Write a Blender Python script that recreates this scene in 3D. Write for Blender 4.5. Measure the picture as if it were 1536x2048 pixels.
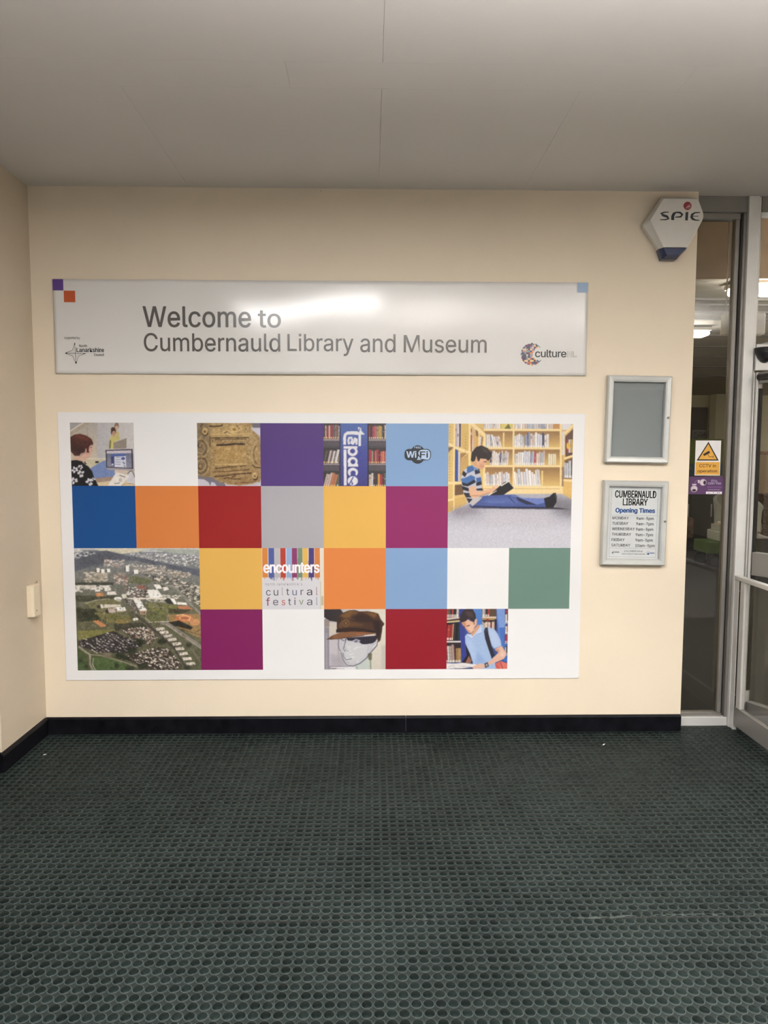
import bpy, bmesh, math, os, random
import numpy as np
from mathutils import Vector, Matrix

random.seed(7)
rng = np.random.default_rng(7)
for o in list(bpy.data.objects):
    bpy.data.objects.remove(o, do_unlink=True)
scene = bpy.context.scene
COL = scene.collection

# ------------------------------------------------------------------ camera
cam_data = bpy.data.cameras.new('camera')
cam = bpy.data.objects.new('camera', cam_data)
COL.objects.link(cam)
cam_data.sensor_fit = 'VERTICAL'
cam_data.sensor_height = 36.0
cam_data.lens = 1433.5 * 36.0 / 2048.0
cam_data.clip_start = 0.05
cam_data.clip_end = 100
_R = Vector((0.99982251, -0.01873951, 0.00194567))
_U = Vector((-0.00045969, 0.0789766, 0.99687636))
_F = Vector((0.01883464, 0.99670032, -0.07895397))
cam.matrix_world = Matrix(((_R.x, _U.x, -_F.x, 1.7482), (_R.y, _U.y, -_F.y, -3.8027),
                           (_R.z, _U.z, -_F.z, 1.5028), (0, 0, 0, 1)))
scene.camera = cam

# ------------------------------------------------------------------ light and exposure
world = bpy.data.worlds.new('world')
scene.world = world
world.use_nodes = True
world.node_tree.nodes['Background'].inputs[0].default_value = (0.9, 0.95, 1.0, 1)
world.node_tree.nodes['Background'].inputs[1].default_value = 0.03
scene.view_settings.view_transform = 'Standard'
scene.view_settings.look = 'None'
scene.view_settings.gamma = 1.0
scene.view_settings.use_curve_mapping = False
scene.view_settings.exposure = 0.44
LAMP_COL = (1.0, 0.985, 0.975)
LAMP_E = 35.0          # emission of the concourse ceiling lights
NEAR_E = 36.0           # emission of the light nearest the sign
UP_E = 390.0            # upward emission of the uplights added to brighten the ceiling
LIB_E = 34.0            # emission of the library ceiling lights

scene.cycles.max_bounces = 6
scene.cycles.diffuse_bounces = 3
scene.cycles.use_adaptive_sampling = True
scene.cycles.adaptive_threshold = 0.06
scene.cycles.use_denoising = True
scene.cycles.glossy_bounces = 4
scene.cycles.transparent_max_bounces = 8
scene.cycles.caustics_reflective = False
scene.cycles.caustics_refractive = False

# ------------------------------------------------------------------ helpers
def lin(c):
    return tuple(((v / 255.0) / 12.92 if v / 255.0 <= 0.04045 else ((v / 255.0 + 0.055) / 1.055) ** 2.4) for v in c[:3])

MATS = {}
def mat(name, col, rough=0.5, metal=0.0, var=0.06, scale=12.0, bump=0.0, bscale=200.0, spec=0.5, emit=None, srgb=False, coat=0.0):
    """plain procedural material: base colour broken up by noise, optional bump and emission"""
    if name in MATS:
        return MATS[name]
    if srgb:
        col = lin(col)
    m = bpy.data.materials.new(name)
    m.use_nodes = True
    nt = m.node_tree
    b = nt.nodes['Principled BSDF']
    b.inputs['Roughness'].default_value = rough
    b.inputs['Metallic'].default_value = metal
    b.inputs['Specular IOR Level'].default_value = spec
    b.inputs['Coat Weight'].default_value = coat
    geo = nt.nodes.new('ShaderNodeNewGeometry')
    n = nt.nodes.new('ShaderNodeTexNoise')
    n.inputs['Scale'].default_value = scale
    n.inputs['Detail'].default_value = 4
    nt.links.new(geo.outputs['Position'], n.inputs['Vector'])
    ramp = nt.nodes.new('ShaderNodeValToRGB')
    ramp.color_ramp.elements[0].position = 0.3
    ramp.color_ramp.elements[1].position = 0.7
    ramp.color_ramp.elements[0].color = tuple(max(0, c * (1 - var)) for c in col) + (1,)
    ramp.color_ramp.elements[1].color = tuple(min(1, c * (1 + var)) for c in col) + (1,)
    nt.links.new(n.outputs['Fac'], ramp.inputs['Fac'])
    nt.links.new(ramp.outputs['Color'], b.inputs['Base Color'])
    if bump > 0:
        n2 = nt.nodes.new('ShaderNodeTexNoise')
        n2.inputs['Scale'].default_value = bscale
        n2.inputs['Detail'].default_value = 3
        nt.links.new(geo.outputs['Position'], n2.inputs['Vector'])
        bp = nt.nodes.new('ShaderNodeBump')
        bp.inputs['Strength'].default_value = bump
        bp.inputs['Distance'].default_value = 0.004
        nt.links.new(n2.outputs['Fac'], bp.inputs['Height'])
        nt.links.new(bp.outputs['Normal'], b.inputs['Normal'])
    if emit:
        b.inputs['Emission Color'].default_value = tuple(emit[0]) + (1,)
        b.inputs['Emission Strength'].default_value = emit[1]
    MATS[name] = m
    return m

def print_mat(name, rough=0.38):
    """printed picture: colour comes from the ink stored on the mesh"""
    if name in MATS:
        return MATS[name]
    m = bpy.data.materials.new(name)
    m.use_nodes = True
    nt = m.node_tree
    b = nt.nodes['Principled BSDF']
    b.inputs['Roughness'].default_value = rough
    a = nt.nodes.new('ShaderNodeAttribute')
    a.attribute_name = 'ink'
    nt.links.new(a.outputs['Color'], b.inputs['Base Color'])
    MATS[name] = m
    return m

def glass_mat(name, tint, rough=0.0):
    if name in MATS:
        return MATS[name]
    m = bpy.data.materials.new(name)
    m.use_nodes = True
    nt = m.node_tree
    for n in list(nt.nodes):
        nt.nodes.remove(n)
    out = nt.nodes.new('ShaderNodeOutputMaterial')
    mix = nt.nodes.new('ShaderNodeMixShader')
    tr = nt.nodes.new('ShaderNodeBsdfTransparent')
    gl = nt.nodes.new('ShaderNodeBsdfGlossy')
    fr = nt.nodes.new('ShaderNodeFresnel')
    geo = nt.nodes.new('ShaderNodeNewGeometry')          # same reflectance on both faces of the sheet
    ior = nt.nodes.new('ShaderNodeMapRange')
    ior.inputs['To Min'].default_value = 1.5
    ior.inputs['To Max'].default_value = 1 / 1.5
    nt.links.new(geo.outputs['Backfacing'], ior.inputs['Value'])
    nt.links.new(ior.outputs[0], fr.inputs['IOR'])
    tr.inputs['Color'].default_value = tuple(tint) + (1,)
    gl.inputs['Roughness'].default_value = rough
    nt.links.new(fr.outputs[0], mix.inputs[0])
    nt.links.new(tr.outputs[0], mix.inputs[1])
    nt.links.new(gl.outputs[0], mix.inputs[2])
    nt.links.new(mix.outputs[0], out.inputs[0])
    MATS[name] = m
    return m

def link(name, me, mats, parent=None, loc=None):
    o = bpy.data.objects.new(name, me)
    COL.objects.link(o)
    if mats is not None:
        for m in (mats if isinstance(mats, (list, tuple)) else [mats]):
            me.materials.append(m)
    if parent is not None:
        o.parent = parent
    if loc is not None:
        o.location = loc
    return o

def tag(o, label, cat=None, group=None):
    o['label'] = label
    if cat:
        o['category'] = cat
    if group:
        o['group'] = group
    return o

def struct(o, label=None, cat=None):
    o['kind'] = 'structure'
    if label:
        o['label'] = label
    if cat:
        o['category'] = cat
    return o

def empty(name, loc=(0, 0, 0), rot=(0, 0, 0)):
    o = bpy.data.objects.new(name, None)
    o.empty_display_size = 0.05
    COL.objects.link(o)
    o.location = loc
    o.rotation_euler = rot
    return o

def bm_box(bm, x0, x1, y0, y1, z0, z1):
    vs = [bm.verts.new(p) for p in ((x0, y0, z0), (x1, y0, z0), (x1, y1, z0), (x0, y1, z0),
                                    (x0, y0, z1), (x1, y0, z1), (x1, y1, z1), (x0, y1, z1))]
    for f in ((0, 3, 2, 1), (4, 5, 6, 7), (0, 1, 5, 4), (1, 2, 6, 5), (2, 3, 7, 6), (3, 0, 4, 7)):
        bm.faces.new([vs[i] for i in f])

def finish(bm, name, bevel=0.0, seg=2, smooth=False):
    if bevel > 0:
        bmesh.ops.bevel(bm, geom=list(bm.edges), offset=bevel, segments=seg, affect='EDGES', profile=0.6)
    bmesh.ops.recalc_face_normals(bm, faces=bm.faces)
    me = bpy.data.meshes.new(name)
    bm.to_mesh(me)
    bm.free()
    if smooth:
        for p in me.polygons:
            p.use_smooth = True
    return me

def box(name, x0, x1, y0, y1, z0, z1, m, parent=None, bevel=0.0, seg=2):
    bm = bmesh.new()
    bm_box(bm, x0, x1, y0, y1, z0, z1)
    return link(name, finish(bm, name, bevel, seg), m, parent)

def bm_ring(bm, pts):
    return [bm.verts.new(p) for p in pts]

def bm_loft(bm, rings, cap0=True, cap1=True):
    rv = [bm_ring(bm, r) for r in rings]
    n = len(rv[0])
    for a, b in zip(rv[:-1], rv[1:]):
        for i in range(n):
            bm.faces.new((a[i], a[(i + 1) % n], b[(i + 1) % n], b[i]))
    if cap0:
        bm.faces.new(rv[0][::-1])
    if cap1:
        bm.faces.new(rv[-1])
    return rv

def loft(name, rings, m, parent=None, bevel=0, smooth=False, caps=(True, True)):
    bm = bmesh.new()
    bm_loft(bm, rings, *caps)
    return link(name, finish(bm, name, bevel, 2, smooth), m, parent)

def cyl(name, c, r, h, axis, m, parent=None, n=20, r2=None, bevel=0.0):
    """cylinder / cone from c along axis ('x','y','z') by h"""
    r2 = r if r2 is None else r2
    rings = []
    prof = [(0, r), (h, r2)] if bevel == 0 else [(0, r), (h - bevel, r2), (h, r2 - bevel)]
    for t, rr in prof:
        ring = []
        for i in range(n):
            a = 2 * math.pi * i / n
            u, v = rr * math.cos(a), rr * math.sin(a)
            p = {'x': (t, u, v), 'y': (u, t, v), 'z': (u, v, t)}[axis]
            ring.append((c[0] + p[0], c[1] + p[1], c[2] + p[2]))
        rings.append(ring)
    return loft(name, rings, m, parent)

def tube(name, pts, r, m, parent=None, n=10):
    bm = bmesh.new()
    rings = []
    P = [Vector(p) for p in pts]
    for i, p in enumerate(P):
        t = (P[min(i + 1, len(P) - 1)] - P[max(i - 1, 0)]).normalized()
        u = t.cross(Vector((0, 0, 1)))
        if u.length < 1e-3:
            u = t.cross(Vector((1, 0, 0)))
        u.normalize()
        v = t.cross(u)
        rings.append([tuple(p + u * (r * math.cos(2 * math.pi * k / n)) + v * (r * math.sin(2 * math.pi * k / n))) for k in range(n)])
    bm_loft(bm, rings)
    return link(name, finish(bm, name, 0, 2, True), m, parent)

def flat(name, polys, y, m, parent=None, warp=None):
    """flat print facing -y: list of polygons in (x, z)"""
    bm = bmesh.new()
    for poly in polys:
        vs = [bm.verts.new((x, y + (warp(x, z) if warp else 0), z)) for x, z in poly]
        f = bm.faces.new(vs)
        f.normal_update()
        if f.normal.y > 0:
            f.normal_flip()
    bmesh.ops.triangulate(bm, faces=[f for f in bm.faces if len(f.verts) > 4], quad_method='BEAUTY', ngon_method='EAR_CLIP')
    me = bpy.data.meshes.new(name)
    bm.to_mesh(me)
    bm.free()
    return link(name, me, m, parent)

def rect(x0, x1, z0, z1):
    return [(x0, z0), (x1, z0), (x1, z1), (x0, z1)]

def ellipse(cx, cz, rx, rz, n=36, a0=0, a1=2 * math.pi):
    return [(cx + rx * math.cos(a0 + (a1 - a0) * i / n), cz + rz * math.sin(a0 + (a1 - a0) * i / n)) for i in range(n + (0 if a1 - a0 > 6.28 else 1))]

def strip(pts, w):
    """polygons for a stroke of width w (number or list) through pts"""
    out = []
    n = len(pts)
    ws = w if isinstance(w, (list, tuple)) else [w] * n
    L, Rr = [], []
    for i, p in enumerate(pts):
        a, b = pts[max(i - 1, 0)], pts[min(i + 1, n - 1)]
        dx, dz = b[0] - a[0], b[1] - a[1]
        l = math.hypot(dx, dz) or 1
        nx, nz = -dz / l, dx / l
        L.append((p[0] + nx * ws[i] / 2, p[1] + nz * ws[i] / 2))
        Rr.append((p[0] - nx * ws[i] / 2, p[1] - nz * ws[i] / 2))
    for i in range(n - 1):
        out.append([Rr[i], Rr[i + 1], L[i + 1], L[i]])
    return out

# lettering: sans face that ships with Blender, else the built-in one
FONT = None
try:
    _p = os.path.join(bpy.utils.system_resource('DATAFILES'), 'fonts', 'Inter.woff2')
    if os.path.exists(_p):
        FONT = bpy.data.fonts.load(_p)
except Exception:
    FONT = None

def text(name, s, x0, x1, z0, z1, y, m, parent=None, bold=0.0, space=1.0, warp=None, rot90=False):
    """lettering fitted into x0..x1, z0..z1 (ink box), facing -y"""
    cu = bpy.data.curves.new(name, 'FONT')
    cu.body = s
    if FONT:
        cu.font = FONT
    cu.size = 1.0
    cu.space_character = space
    cu.resolution_u = 4
    ob = bpy.data.objects.new(name, cu)
    COL.objects.link(ob)
    bpy.context.view_layer.update()
    dg = bpy.context.evaluated_depsgraph_get()
    me = bpy.data.meshes.new_from_object(ob.evaluated_get(dg))
    bpy.data.objects.remove(ob, do_unlink=True)
    me.name = name
    n = len(me.vertices)
    co = np.zeros(n * 3)
    me.vertices.foreach_get('co', co)
    co = co.reshape(-1, 3)
    X, Z = co[:, 0].copy(), co[:, 1].copy()
    if rot90:                                  # reads from top to bottom
        X, Z = Z.copy(), -X.copy()
    X = x0 + (X - X.min()) / max(1e-9, X.max() - X.min()) * (x1 - x0)
    Z = z0 + (Z - Z.min()) / max(1e-9, Z.max() - Z.min()) * (z1 - z0)
    Y = np.full(n, y)
    if warp:
        Y = Y + np.array([warp(a, b) for a, b in zip(X, Z)])
    me.vertices.foreach_set('co', np.stack([X, Y, Z], 1).ravel())
    me.materials.clear()
    me.update()
    if bold > 0:                               # thicken the strokes: overlapping copies shifted by a hair
        h = (z1 - z0) if not rot90 else (x1 - x0)
        e = bold * 1.1 * h
        bm = bmesh.new()
        bm.from_mesh(me)
        geo0 = list(bm.verts) + list(bm.edges) + list(bm.faces)
        for q, (dx, dz) in enumerate(((1, 0), (-1, 0), (0, .7), (0, -.7), (.7, .5), (-.7, .5), (.7, -.5), (-.7, -.5))):
            d = bmesh.ops.duplicate(bm, geom=geo0)
            bmesh.ops.translate(bm, verts=[g for g in d['geom'] if isinstance(g, bmesh.types.BMVert)], vec=(dx * e, -1e-5 * (q + 1), dz * e))
        bm.to_mesh(me)
        bm.free()
    return link(name, me, m, parent)

# ------------------------------------------------------------------ picture printing (ink on a fine mesh)
class Picture:
    """paints a picture in its own design coordinates (a design is a quad in a px grid) onto a canvas of ink"""
    def __init__(self, n, tl, tr, bl, br, base):
        self.n = n * 2
        self.q = (tl, tr, bl, br)
        self.a = np.empty((self.n, self.n, 3))
        self.a[:] = np.array(base, float)
        self.k = self.n / (0.5 * ((tr[0] - tl[0]) + (br[0] - bl[0])))
    def m(self, x, y):
        tl, tr, bl, br = self.q
        yt = 0.5 * (tl[1] + tr[1]); yb = 0.5 * (bl[1] + br[1])
        v = (y - yt) / (yb - yt)
        xl = tl[0] + (bl[0] - tl[0]) * v
        xr = tr[0] + (br[0] - tr[0]) * v
        return (x - xl) / (xr - xl) * self.n, v * self.n
    def mask(self, pts):
        P = np.array([self.m(x, y) for x, y in pts])
        x0, y0 = np.floor(P.min(0)).astype(int) - 1
        x1, y1 = np.ceil(P.max(0)).astype(int) + 1
        x0, y0, x1, y1 = max(x0, 0), max(y0, 0), min(x1, self.n), min(y1, self.n)
        if x1 <= x0 or y1 <= y0:
            return None
        gx, gy = np.meshgrid(np.arange(x0, x1) + 0.5, np.arange(y0, y1) + 0.5)
        inside = np.zeros(gx.shape, bool)
        j = len(P) - 1
        for i in range(len(P)):
            xi, yi = P[i]; xj, yj = P[j]
            if yi != yj:
                c = ((yi > gy) != (yj > gy)) & (gx < (xj - xi) * (gy - yi) / (yj - yi) + xi)
                inside ^= c
            j = i
        return inside.astype(float), (x0, x1, y0, y1)
    def put(self, r, col, al):
        if r is None:
            return self
        mk, (x0, x1, y0, y1) = r
        mk = mk * al
        s = self.a[y0:y1, x0:x1]
        s += (np.array(col, float) - s) * mk[..., None]
        return self
    def poly(self, pts, col, al=1.0):
        return self.put(self.mask(pts), col, al)
    def soft(self, pts, col, al=1.0, r=6):
        full = np.zeros((self.n, self.n))
        t = self.mask(pts)
        if t is None:
            return self
        mk, (x0, x1, y0, y1) = t
        full[y0:y1, x0:x1] = mk
        full = blur2(full, max(1, int(r * self.k)))
        self.a += (np.array(col, float) - self.a) * (full * al)[..., None]
        return self
    def grad(self, pts, c0, c1, horiz=False):
        t = self.mask(pts)
        if t is None:
            return self
        mk, (x0, x1, y0, y1) = t
        if horiz:
            g = np.linspace(0, 1, x1 - x0)[None, :, None]
        else:
            g = np.linspace(0, 1, y1 - y0)[:, None, None]
        c = np.array(c0, float) * (1 - g) + np.array(c1, float) * g
        s = self.a[y0:y1, x0:x1]
        s += (c - s) * mk[..., None]
        return self
    def rect(self, x0, y0, x1, y1, col, al=1.0):
        return self.poly([(x0, y0), (x1, y0), (x1, y1), (x0, y1)], col, al)
    def ell(self, cx, cy, rx, ry, col, rot=0, al=1.0, soft=0):
        c, s = math.cos(rot), math.sin(rot)
        p = [(cx + rx * math.cos(t) * c - ry * math.sin(t) * s, cy + rx * math.cos(t) * s + ry * math.sin(t) * c)
             for t in np.linspace(0, 2 * math.pi, 28, endpoint=False)]
        return self.soft(p, col, al, soft) if soft else self.poly(p, col, al)
    def line(self, pts, w, col, al=1.0):
        for q in strip(pts, w):
            self.poly(q, col, al)
        return self
    def noise(self, amp, cell=6, seed=0, box=None):
        g = np.random.default_rng(seed)
        m = max(2, int(self.n / max(1, cell * self.k)))
        z = g.normal(0, 1, (m + 2, m + 2))
        xs = np.linspace(0, m, self.n)
        i = np.floor(xs).astype(int); f = xs - i
        zz = z[i][:, i] * np.outer(1 - f, 1 - f) + z[i + 1][:, i] * np.outer(f, 1 - f) + z[i][:, i + 1] * np.outer(1 - f, f) + z[i + 1][:, i + 1] * np.outer(f, f)
        if box is not None:
            t = self.mask(box)
            k = np.zeros_like(zz)
            if t is not None:
                mk, (x0, x1, y0, y1) = t
                k[y0:y1, x0:x1] = mk
            zz = zz * k
        self.a += (zz * amp)[..., None]
        return self
    def scatter(self, region, n, w, h, cols, ang=0.0, jit=0.2, seed=1, al=1.0):
        g = random.Random(seed)
        xs = [p[0] for p in region]; ys = [p[1] for p in region]
        def inside(x, y):
            c = False
            j = len(region) - 1
            for i in range(len(region)):
                xi, yi = region[i]; xj, yj = region[j]
                if (yi > y) != (yj > y) and x < (xj - xi) * (y - yi) / (yj - yi) + xi:
                    c = not c
                j = i
            return c
        k = 0
        for _ in range(n * 6):
            x, y = g.uniform(min(xs), max(xs)), g.uniform(min(ys), max(ys))
            if not inside(x, y):
                continue
            a = ang + g.gauss(0, jit)
            ww, hh = w * g.uniform(.5, 1.4) / 2, h * g.uniform(.5, 1.4) / 2
            c, s = math.cos(a), math.sin(a)
            self.poly([(x + dx * c - dy * s, y + dx * s + dy * c) for dx, dy in ((-ww, -hh), (ww, -hh), (ww, hh), (-ww, hh))], g.choice(cols), al)
            k += 1
            if k >= n:
                break
        return self
    def books(self, x0, x1, top, bot, w, cols, seed=1, lean=0.0, jt=25, label=None):
        g = random.Random(seed)
        x = x0
        while x < x1 - w * .3:
            ww = min(w * g.uniform(.6, 1.5), x1 - x)
            t = top + g.uniform(-jt, jt)
            d = lean * (bot - t)
            c = g.choice(cols)
            self.poly([(x + d, t), (x + ww - 2 + d, t), (x + ww - 2, bot), (x, bot)], c)
            self.poly([(x + d, t), (x + ww * .25 + d, t), (x + ww * .25, bot), (x, bot)], tuple(v * .7 for v in c), .6)
            if g.random() < .55:
                yy = t + (bot - t) * g.uniform(.15, .5)
                self.poly([(x + ww * .25 + d * .6, yy), (x + ww * .7 + d * .6, yy), (x + ww * .7 + d * .5, yy + 30), (x + ww * .25 + d * .5, yy + 30)], g.choice(cols), .7)
            if label:
                self.rect(x + ww * .15, bot - label, x + ww * .8, bot - 2, (240, 236, 228), .9)
            x += ww
        return self
    def done(self, blur=1):
        if blur:
            for c in range(3):
                self.a[..., c] = blur2(self.a[..., c], blur)
        n = self.n // 2
        a = self.a.reshape(n, 2, n, 2, 3).mean((1, 3))
        return np.clip(a, 0, 255)

def blur2(z, r):
    for ax in (0, 1):
        for _ in range(2):
            k = 2 * r + 1
            p = np.pad(z, [(r + 1, r) if i == ax else (0, 0) for i in range(2)], mode='edge')
            c = np.cumsum(p, axis=ax)
            z = (c[k:] - c[:-k]) / k if ax == 0 else (c[:, k:] - c[:, :-k]) / k
    return z

INK_GAIN = 0.86
def photo_mesh(name, a, x0, x1, z0, z1, y, parent, label):
    n = a.shape[0]
    gx = x0 + (x1 - x0) * np.linspace(0, 1, n)
    gz = z1 - (z1 - z0) * np.linspace(0, 1, n)
    X, Z = np.meshgrid(gx, gz)
    co = np.stack([X, np.full_like(X, y), Z], -1).reshape(-1, 3)
    i = np.arange(n * n).reshape(n, n)
    f = np.stack([i[1:, :-1], i[1:, 1:], i[:-1, 1:], i[:-1, :-1]], -1).reshape(-1, 4)
    me = bpy.data.meshes.new(name)
    me.vertices.add(len(co)); me.loops.add(f.size); me.polygons.add(len(f))
    me.vertices.foreach_set('co', co.ravel().astype(np.float32))
    me.loops.foreach_set('vertex_index', f.ravel().astype(np.int32))
    me.polygons.foreach_set('loop_start', np.arange(0, f.size, 4, dtype=np.int32))
    me.polygons.foreach_set('loop_total', np.full(len(f), 4, dtype=np.int32))
    me.update(calc_edges=True)
    s = a.reshape(-1, 3) / 255.0
    l = np.where(s <= 0.04045, s / 12.92, ((s + 0.055) / 1.055) ** 2.4) * INK_GAIN
    at = me.attributes.new('ink', 'FLOAT_COLOR', 'POINT')
    at.data.foreach_set('color', np.concatenate([np.clip(l, 0, .95), np.ones((len(l), 1))], 1).ravel().astype(np.float32))
    o = link(name, me, print_mat('printed_ink'), parent)
    o['label'] = label
    return o

# ------------------------------------------------------------------ materials of the setting
H = 2.867              # ceiling height over the entrance
HL = H - 0.058         # slightly lower ceiling of the concourse behind
def wall_paint(name, col, bump=0.22):
    m = mat(name, col, rough=0.55, var=0.03, scale=1.6, bump=bump, bscale=260)
    nt = m.node_tree
    b = nt.nodes['Principled BSDF']
    base = b.inputs['Base Color'].links[0].from_socket
    geo = [n for n in nt.nodes if n.type == 'NEW_GEOMETRY'][0]
    mp = nt.nodes.new('ShaderNodeMapping')
    mp.inputs['Scale'].default_value = (9, 9, 5)
    nt.links.new(geo.outputs['Position'], mp.inputs['Vector'])
    v = nt.nodes.new('ShaderNodeTexVoronoi')
    v.inputs['Scale'].default_value = 1.0
    nt.links.new(mp.outputs['Vector'], v.inputs['Vector'])
    r = nt.nodes.new('ShaderNodeValToRGB')              # sparse small scuffs
    r.color_ramp.elements[0].position = 0.012
    r.color_ramp.elements[0].color = (0.35, 0.35, 0.35, 1)
    r.color_ramp.elements[1].position = 0.03
    r.color_ramp.elements[1].color = (1, 1, 1, 1)
    nt.links.new(v.outputs['Distance'], r.inputs['Fac'])
    mx = nt.nodes.new('ShaderNodeMix')
    mx.data_type = 'RGBA'
    mx.blend_type = 'MULTIPLY'
    mx.inputs[0].default_value = 0.55
    nt.links.new(base, mx.inputs[6])
    nt.links.new(r.outputs['Color'], mx.inputs[7])
    nt.links.new(mx.outputs[2], b.inputs['Base Color'])
    return m

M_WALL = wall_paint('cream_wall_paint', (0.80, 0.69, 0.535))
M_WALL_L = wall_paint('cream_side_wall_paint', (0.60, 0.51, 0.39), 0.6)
M_CEIL = mat('ceiling_paint', (0.70, 0.67, 0.635), rough=0.6, var=0.025, scale=1.1, bump=0.05, bscale=90)
M_BASE = mat('black_gloss_skirting', (0.006, 0.006, 0.008), rough=0.3, var=0.4, scale=18, spec=0.08)
M_ALU = mat('satin_aluminium', (0.72, 0.71, 0.685), rough=0.42, metal=0.3, var=0.05, scale=9)
M_ALU_D = mat('bronze_grey_frame', (0.25, 0.235, 0.215), rough=0.4, metal=0.35, var=0.05)
M_GASKET = mat('black_rubber_gasket', (0.012, 0.011, 0.010), rough=0.6, var=0.2)
M_WHITE_PL = mat('white_plastic', (0.78, 0.76, 0.72), rough=0.4, var=0.02)
M_BLACK_PL = mat('black_plastic', (0.02, 0.02, 0.022), rough=0.35, var=0.1)

def rubber(name, dark, light, rough, cellvar, pscale=2.2, spec=0.2):
    """rubber flooring: patchy wear plus a small shade change from stud to stud"""
    if name in MATS:
        return MATS[name]
    m = bpy.data.materials.new(name)
    m.use_nodes = True
    nt = m.node_tree
    b = nt.nodes['Principled BSDF']
    geo = nt.nodes.new('ShaderNodeNewGeometry')
    n = nt.nodes.new('ShaderNodeTexNoise')
    n.inputs['Scale'].default_value = pscale
    n.inputs['Detail'].default_value = 5
    n.inputs['Roughness'].default_value = 0.62
    nt.links.new(geo.outputs['Position'], n.inputs['Vector'])
    sub = nt.nodes.new('ShaderNodeVectorMath'); sub.operation = 'SUBTRACT'
    sub.inputs[1].default_value = (1.484, -1.5917, 0)
    nt.links.new(geo.outputs['Position'], sub.inputs[0])
    sc = nt.nodes.new('ShaderNodeVectorMath'); sc.operation = 'MULTIPLY'
    sc.inputs[1].default_value = (1 / 0.034, 1 / 0.034, 0)
    nt.links.new(sub.outputs[0], sc.inputs[0])
    fl = nt.nodes.new('ShaderNodeVectorMath'); fl.operation = 'FLOOR'
    nt.links.new(sc.outputs[0], fl.inputs[0])
    wn = nt.nodes.new('ShaderNodeTexWhiteNoise')
    nt.links.new(fl.outputs[0], wn.inputs['Vector'])
    mul = nt.nodes.new('ShaderNodeMath'); mul.operation = 'MULTIPLY_ADD'
    mul.inputs[1].default_value = cellvar
    nt.links.new(wn.outputs['Value'], mul.inputs[0])
    nt.links.new(n.outputs['Fac'], mul.inputs[2])
    sb = nt.nodes.new('ShaderNodeMath'); sb.operation = 'SUBTRACT'
    sb.inputs[1].default_value = cellvar / 2
    nt.links.new(mul.outputs[0], sb.inputs[0])
    r = nt.nodes.new('ShaderNodeValToRGB')
    r.color_ramp.elements[0].position = 0.30
    r.color_ramp.elements[0].color = tuple(dark) + (1,)
    r.color_ramp.elements[1].position = 0.70
    r.color_ramp.elements[1].color = tuple(light) + (1,)
    nt.links.new(sb.outputs[0], r.inputs['Fac'])
    nt.links.new(r.outputs['Color'], b.inputs['Base Color'])
    b.inputs['Roughness'].default_value = rough
    b.inputs['Specular IOR Level'].default_value = spec
    n2 = nt.nodes.new('ShaderNodeTexNoise')
    n2.inputs['Scale'].default_value = 160
    nt.links.new(geo.outputs['Position'], n2.inputs['Vector'])
    bp = nt.nodes.new('ShaderNodeBump')
    bp.inputs['Strength'].default_value = 0.12
    bp.inputs['Distance'].default_value = 0.002
    nt.links.new(n2.outputs['Fac'], bp.inputs['Height'])
    nt.links.new(bp.outputs['Normal'], b.inputs['Normal'])
    MATS[name] = m
    return m

M_RUB_BASE = rubber('green_rubber_base', (0.011, 0.0155, 0.0145), (0.020, 0.0265, 0.0245), 0.6, 0.05, spec=.15)
M_RUB_RIM = rubber('dusty_rubber_ring', (0.036, 0.046, 0.043), (0.058, 0.070, 0.066), 0.7, 0.1, spec=.10)
M_RUB_TOP = rubber('green_rubber_stud', (0.003, 0.0065, 0.006), (0.009, 0.0155, 0.0145), 0.42, 0.35, spec=.13)

# ------------------------------------------------------------------ floor with studded rubber tiles
PITCH = 0.034
SX, SY = 1.484, -1.5917
M_BOUNCE = mat('concourse_bounce_grey', (0.20, 0.195, 0.19), rough=0.5, var=0.08, scale=2)  # unseen floor, its grey chosen for the light it bounces
struct(box('floor_concourse', -3.5, 8.0, -10.6, SY - 0.9525, -0.06, 0.0, M_BOUNCE), 'unseen grey concourse floor behind, toned for its bounced light', 'floor')
floor = struct(box('floor', -3.5, 8.0, SY - 0.952, 0.06, -0.06, -0.004, M_RUB_BASE), 'dark green studded rubber floor', 'floor')

def stud_rings(n):
    prof = [(.500, 0.0002), (.425, .0005), (.412, .0014), (.385, .0022)]
    a = np.arange(n) * 2 * math.pi / n
    return [(r * PITCH * np.cos(a), r * PITCH * np.sin(a), z) for r, z in prof]
NS = 14
_R4 = stud_rings(NS)
V1 = np.concatenate([np.stack([x, y, np.full(NS, z)], 1) for x, y, z in _R4] + [np.array([[0, 0, .0024]])])
F4, T3 = [], []
for k in range(3):
    for i in range(NS):
        F4.append((k * NS + i, k * NS + (i + 1) % NS, (k + 1) * NS + (i + 1) % NS, (k + 1) * NS + i))
for i in range(NS):
    T3.append((3 * NS + i, 3 * NS + (i + 1) % NS, 4 * NS))
F4 = np.array(F4); T3 = np.array(T3)
MI1 = np.array([0] * NS + [1] * (3 * NS))

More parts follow.
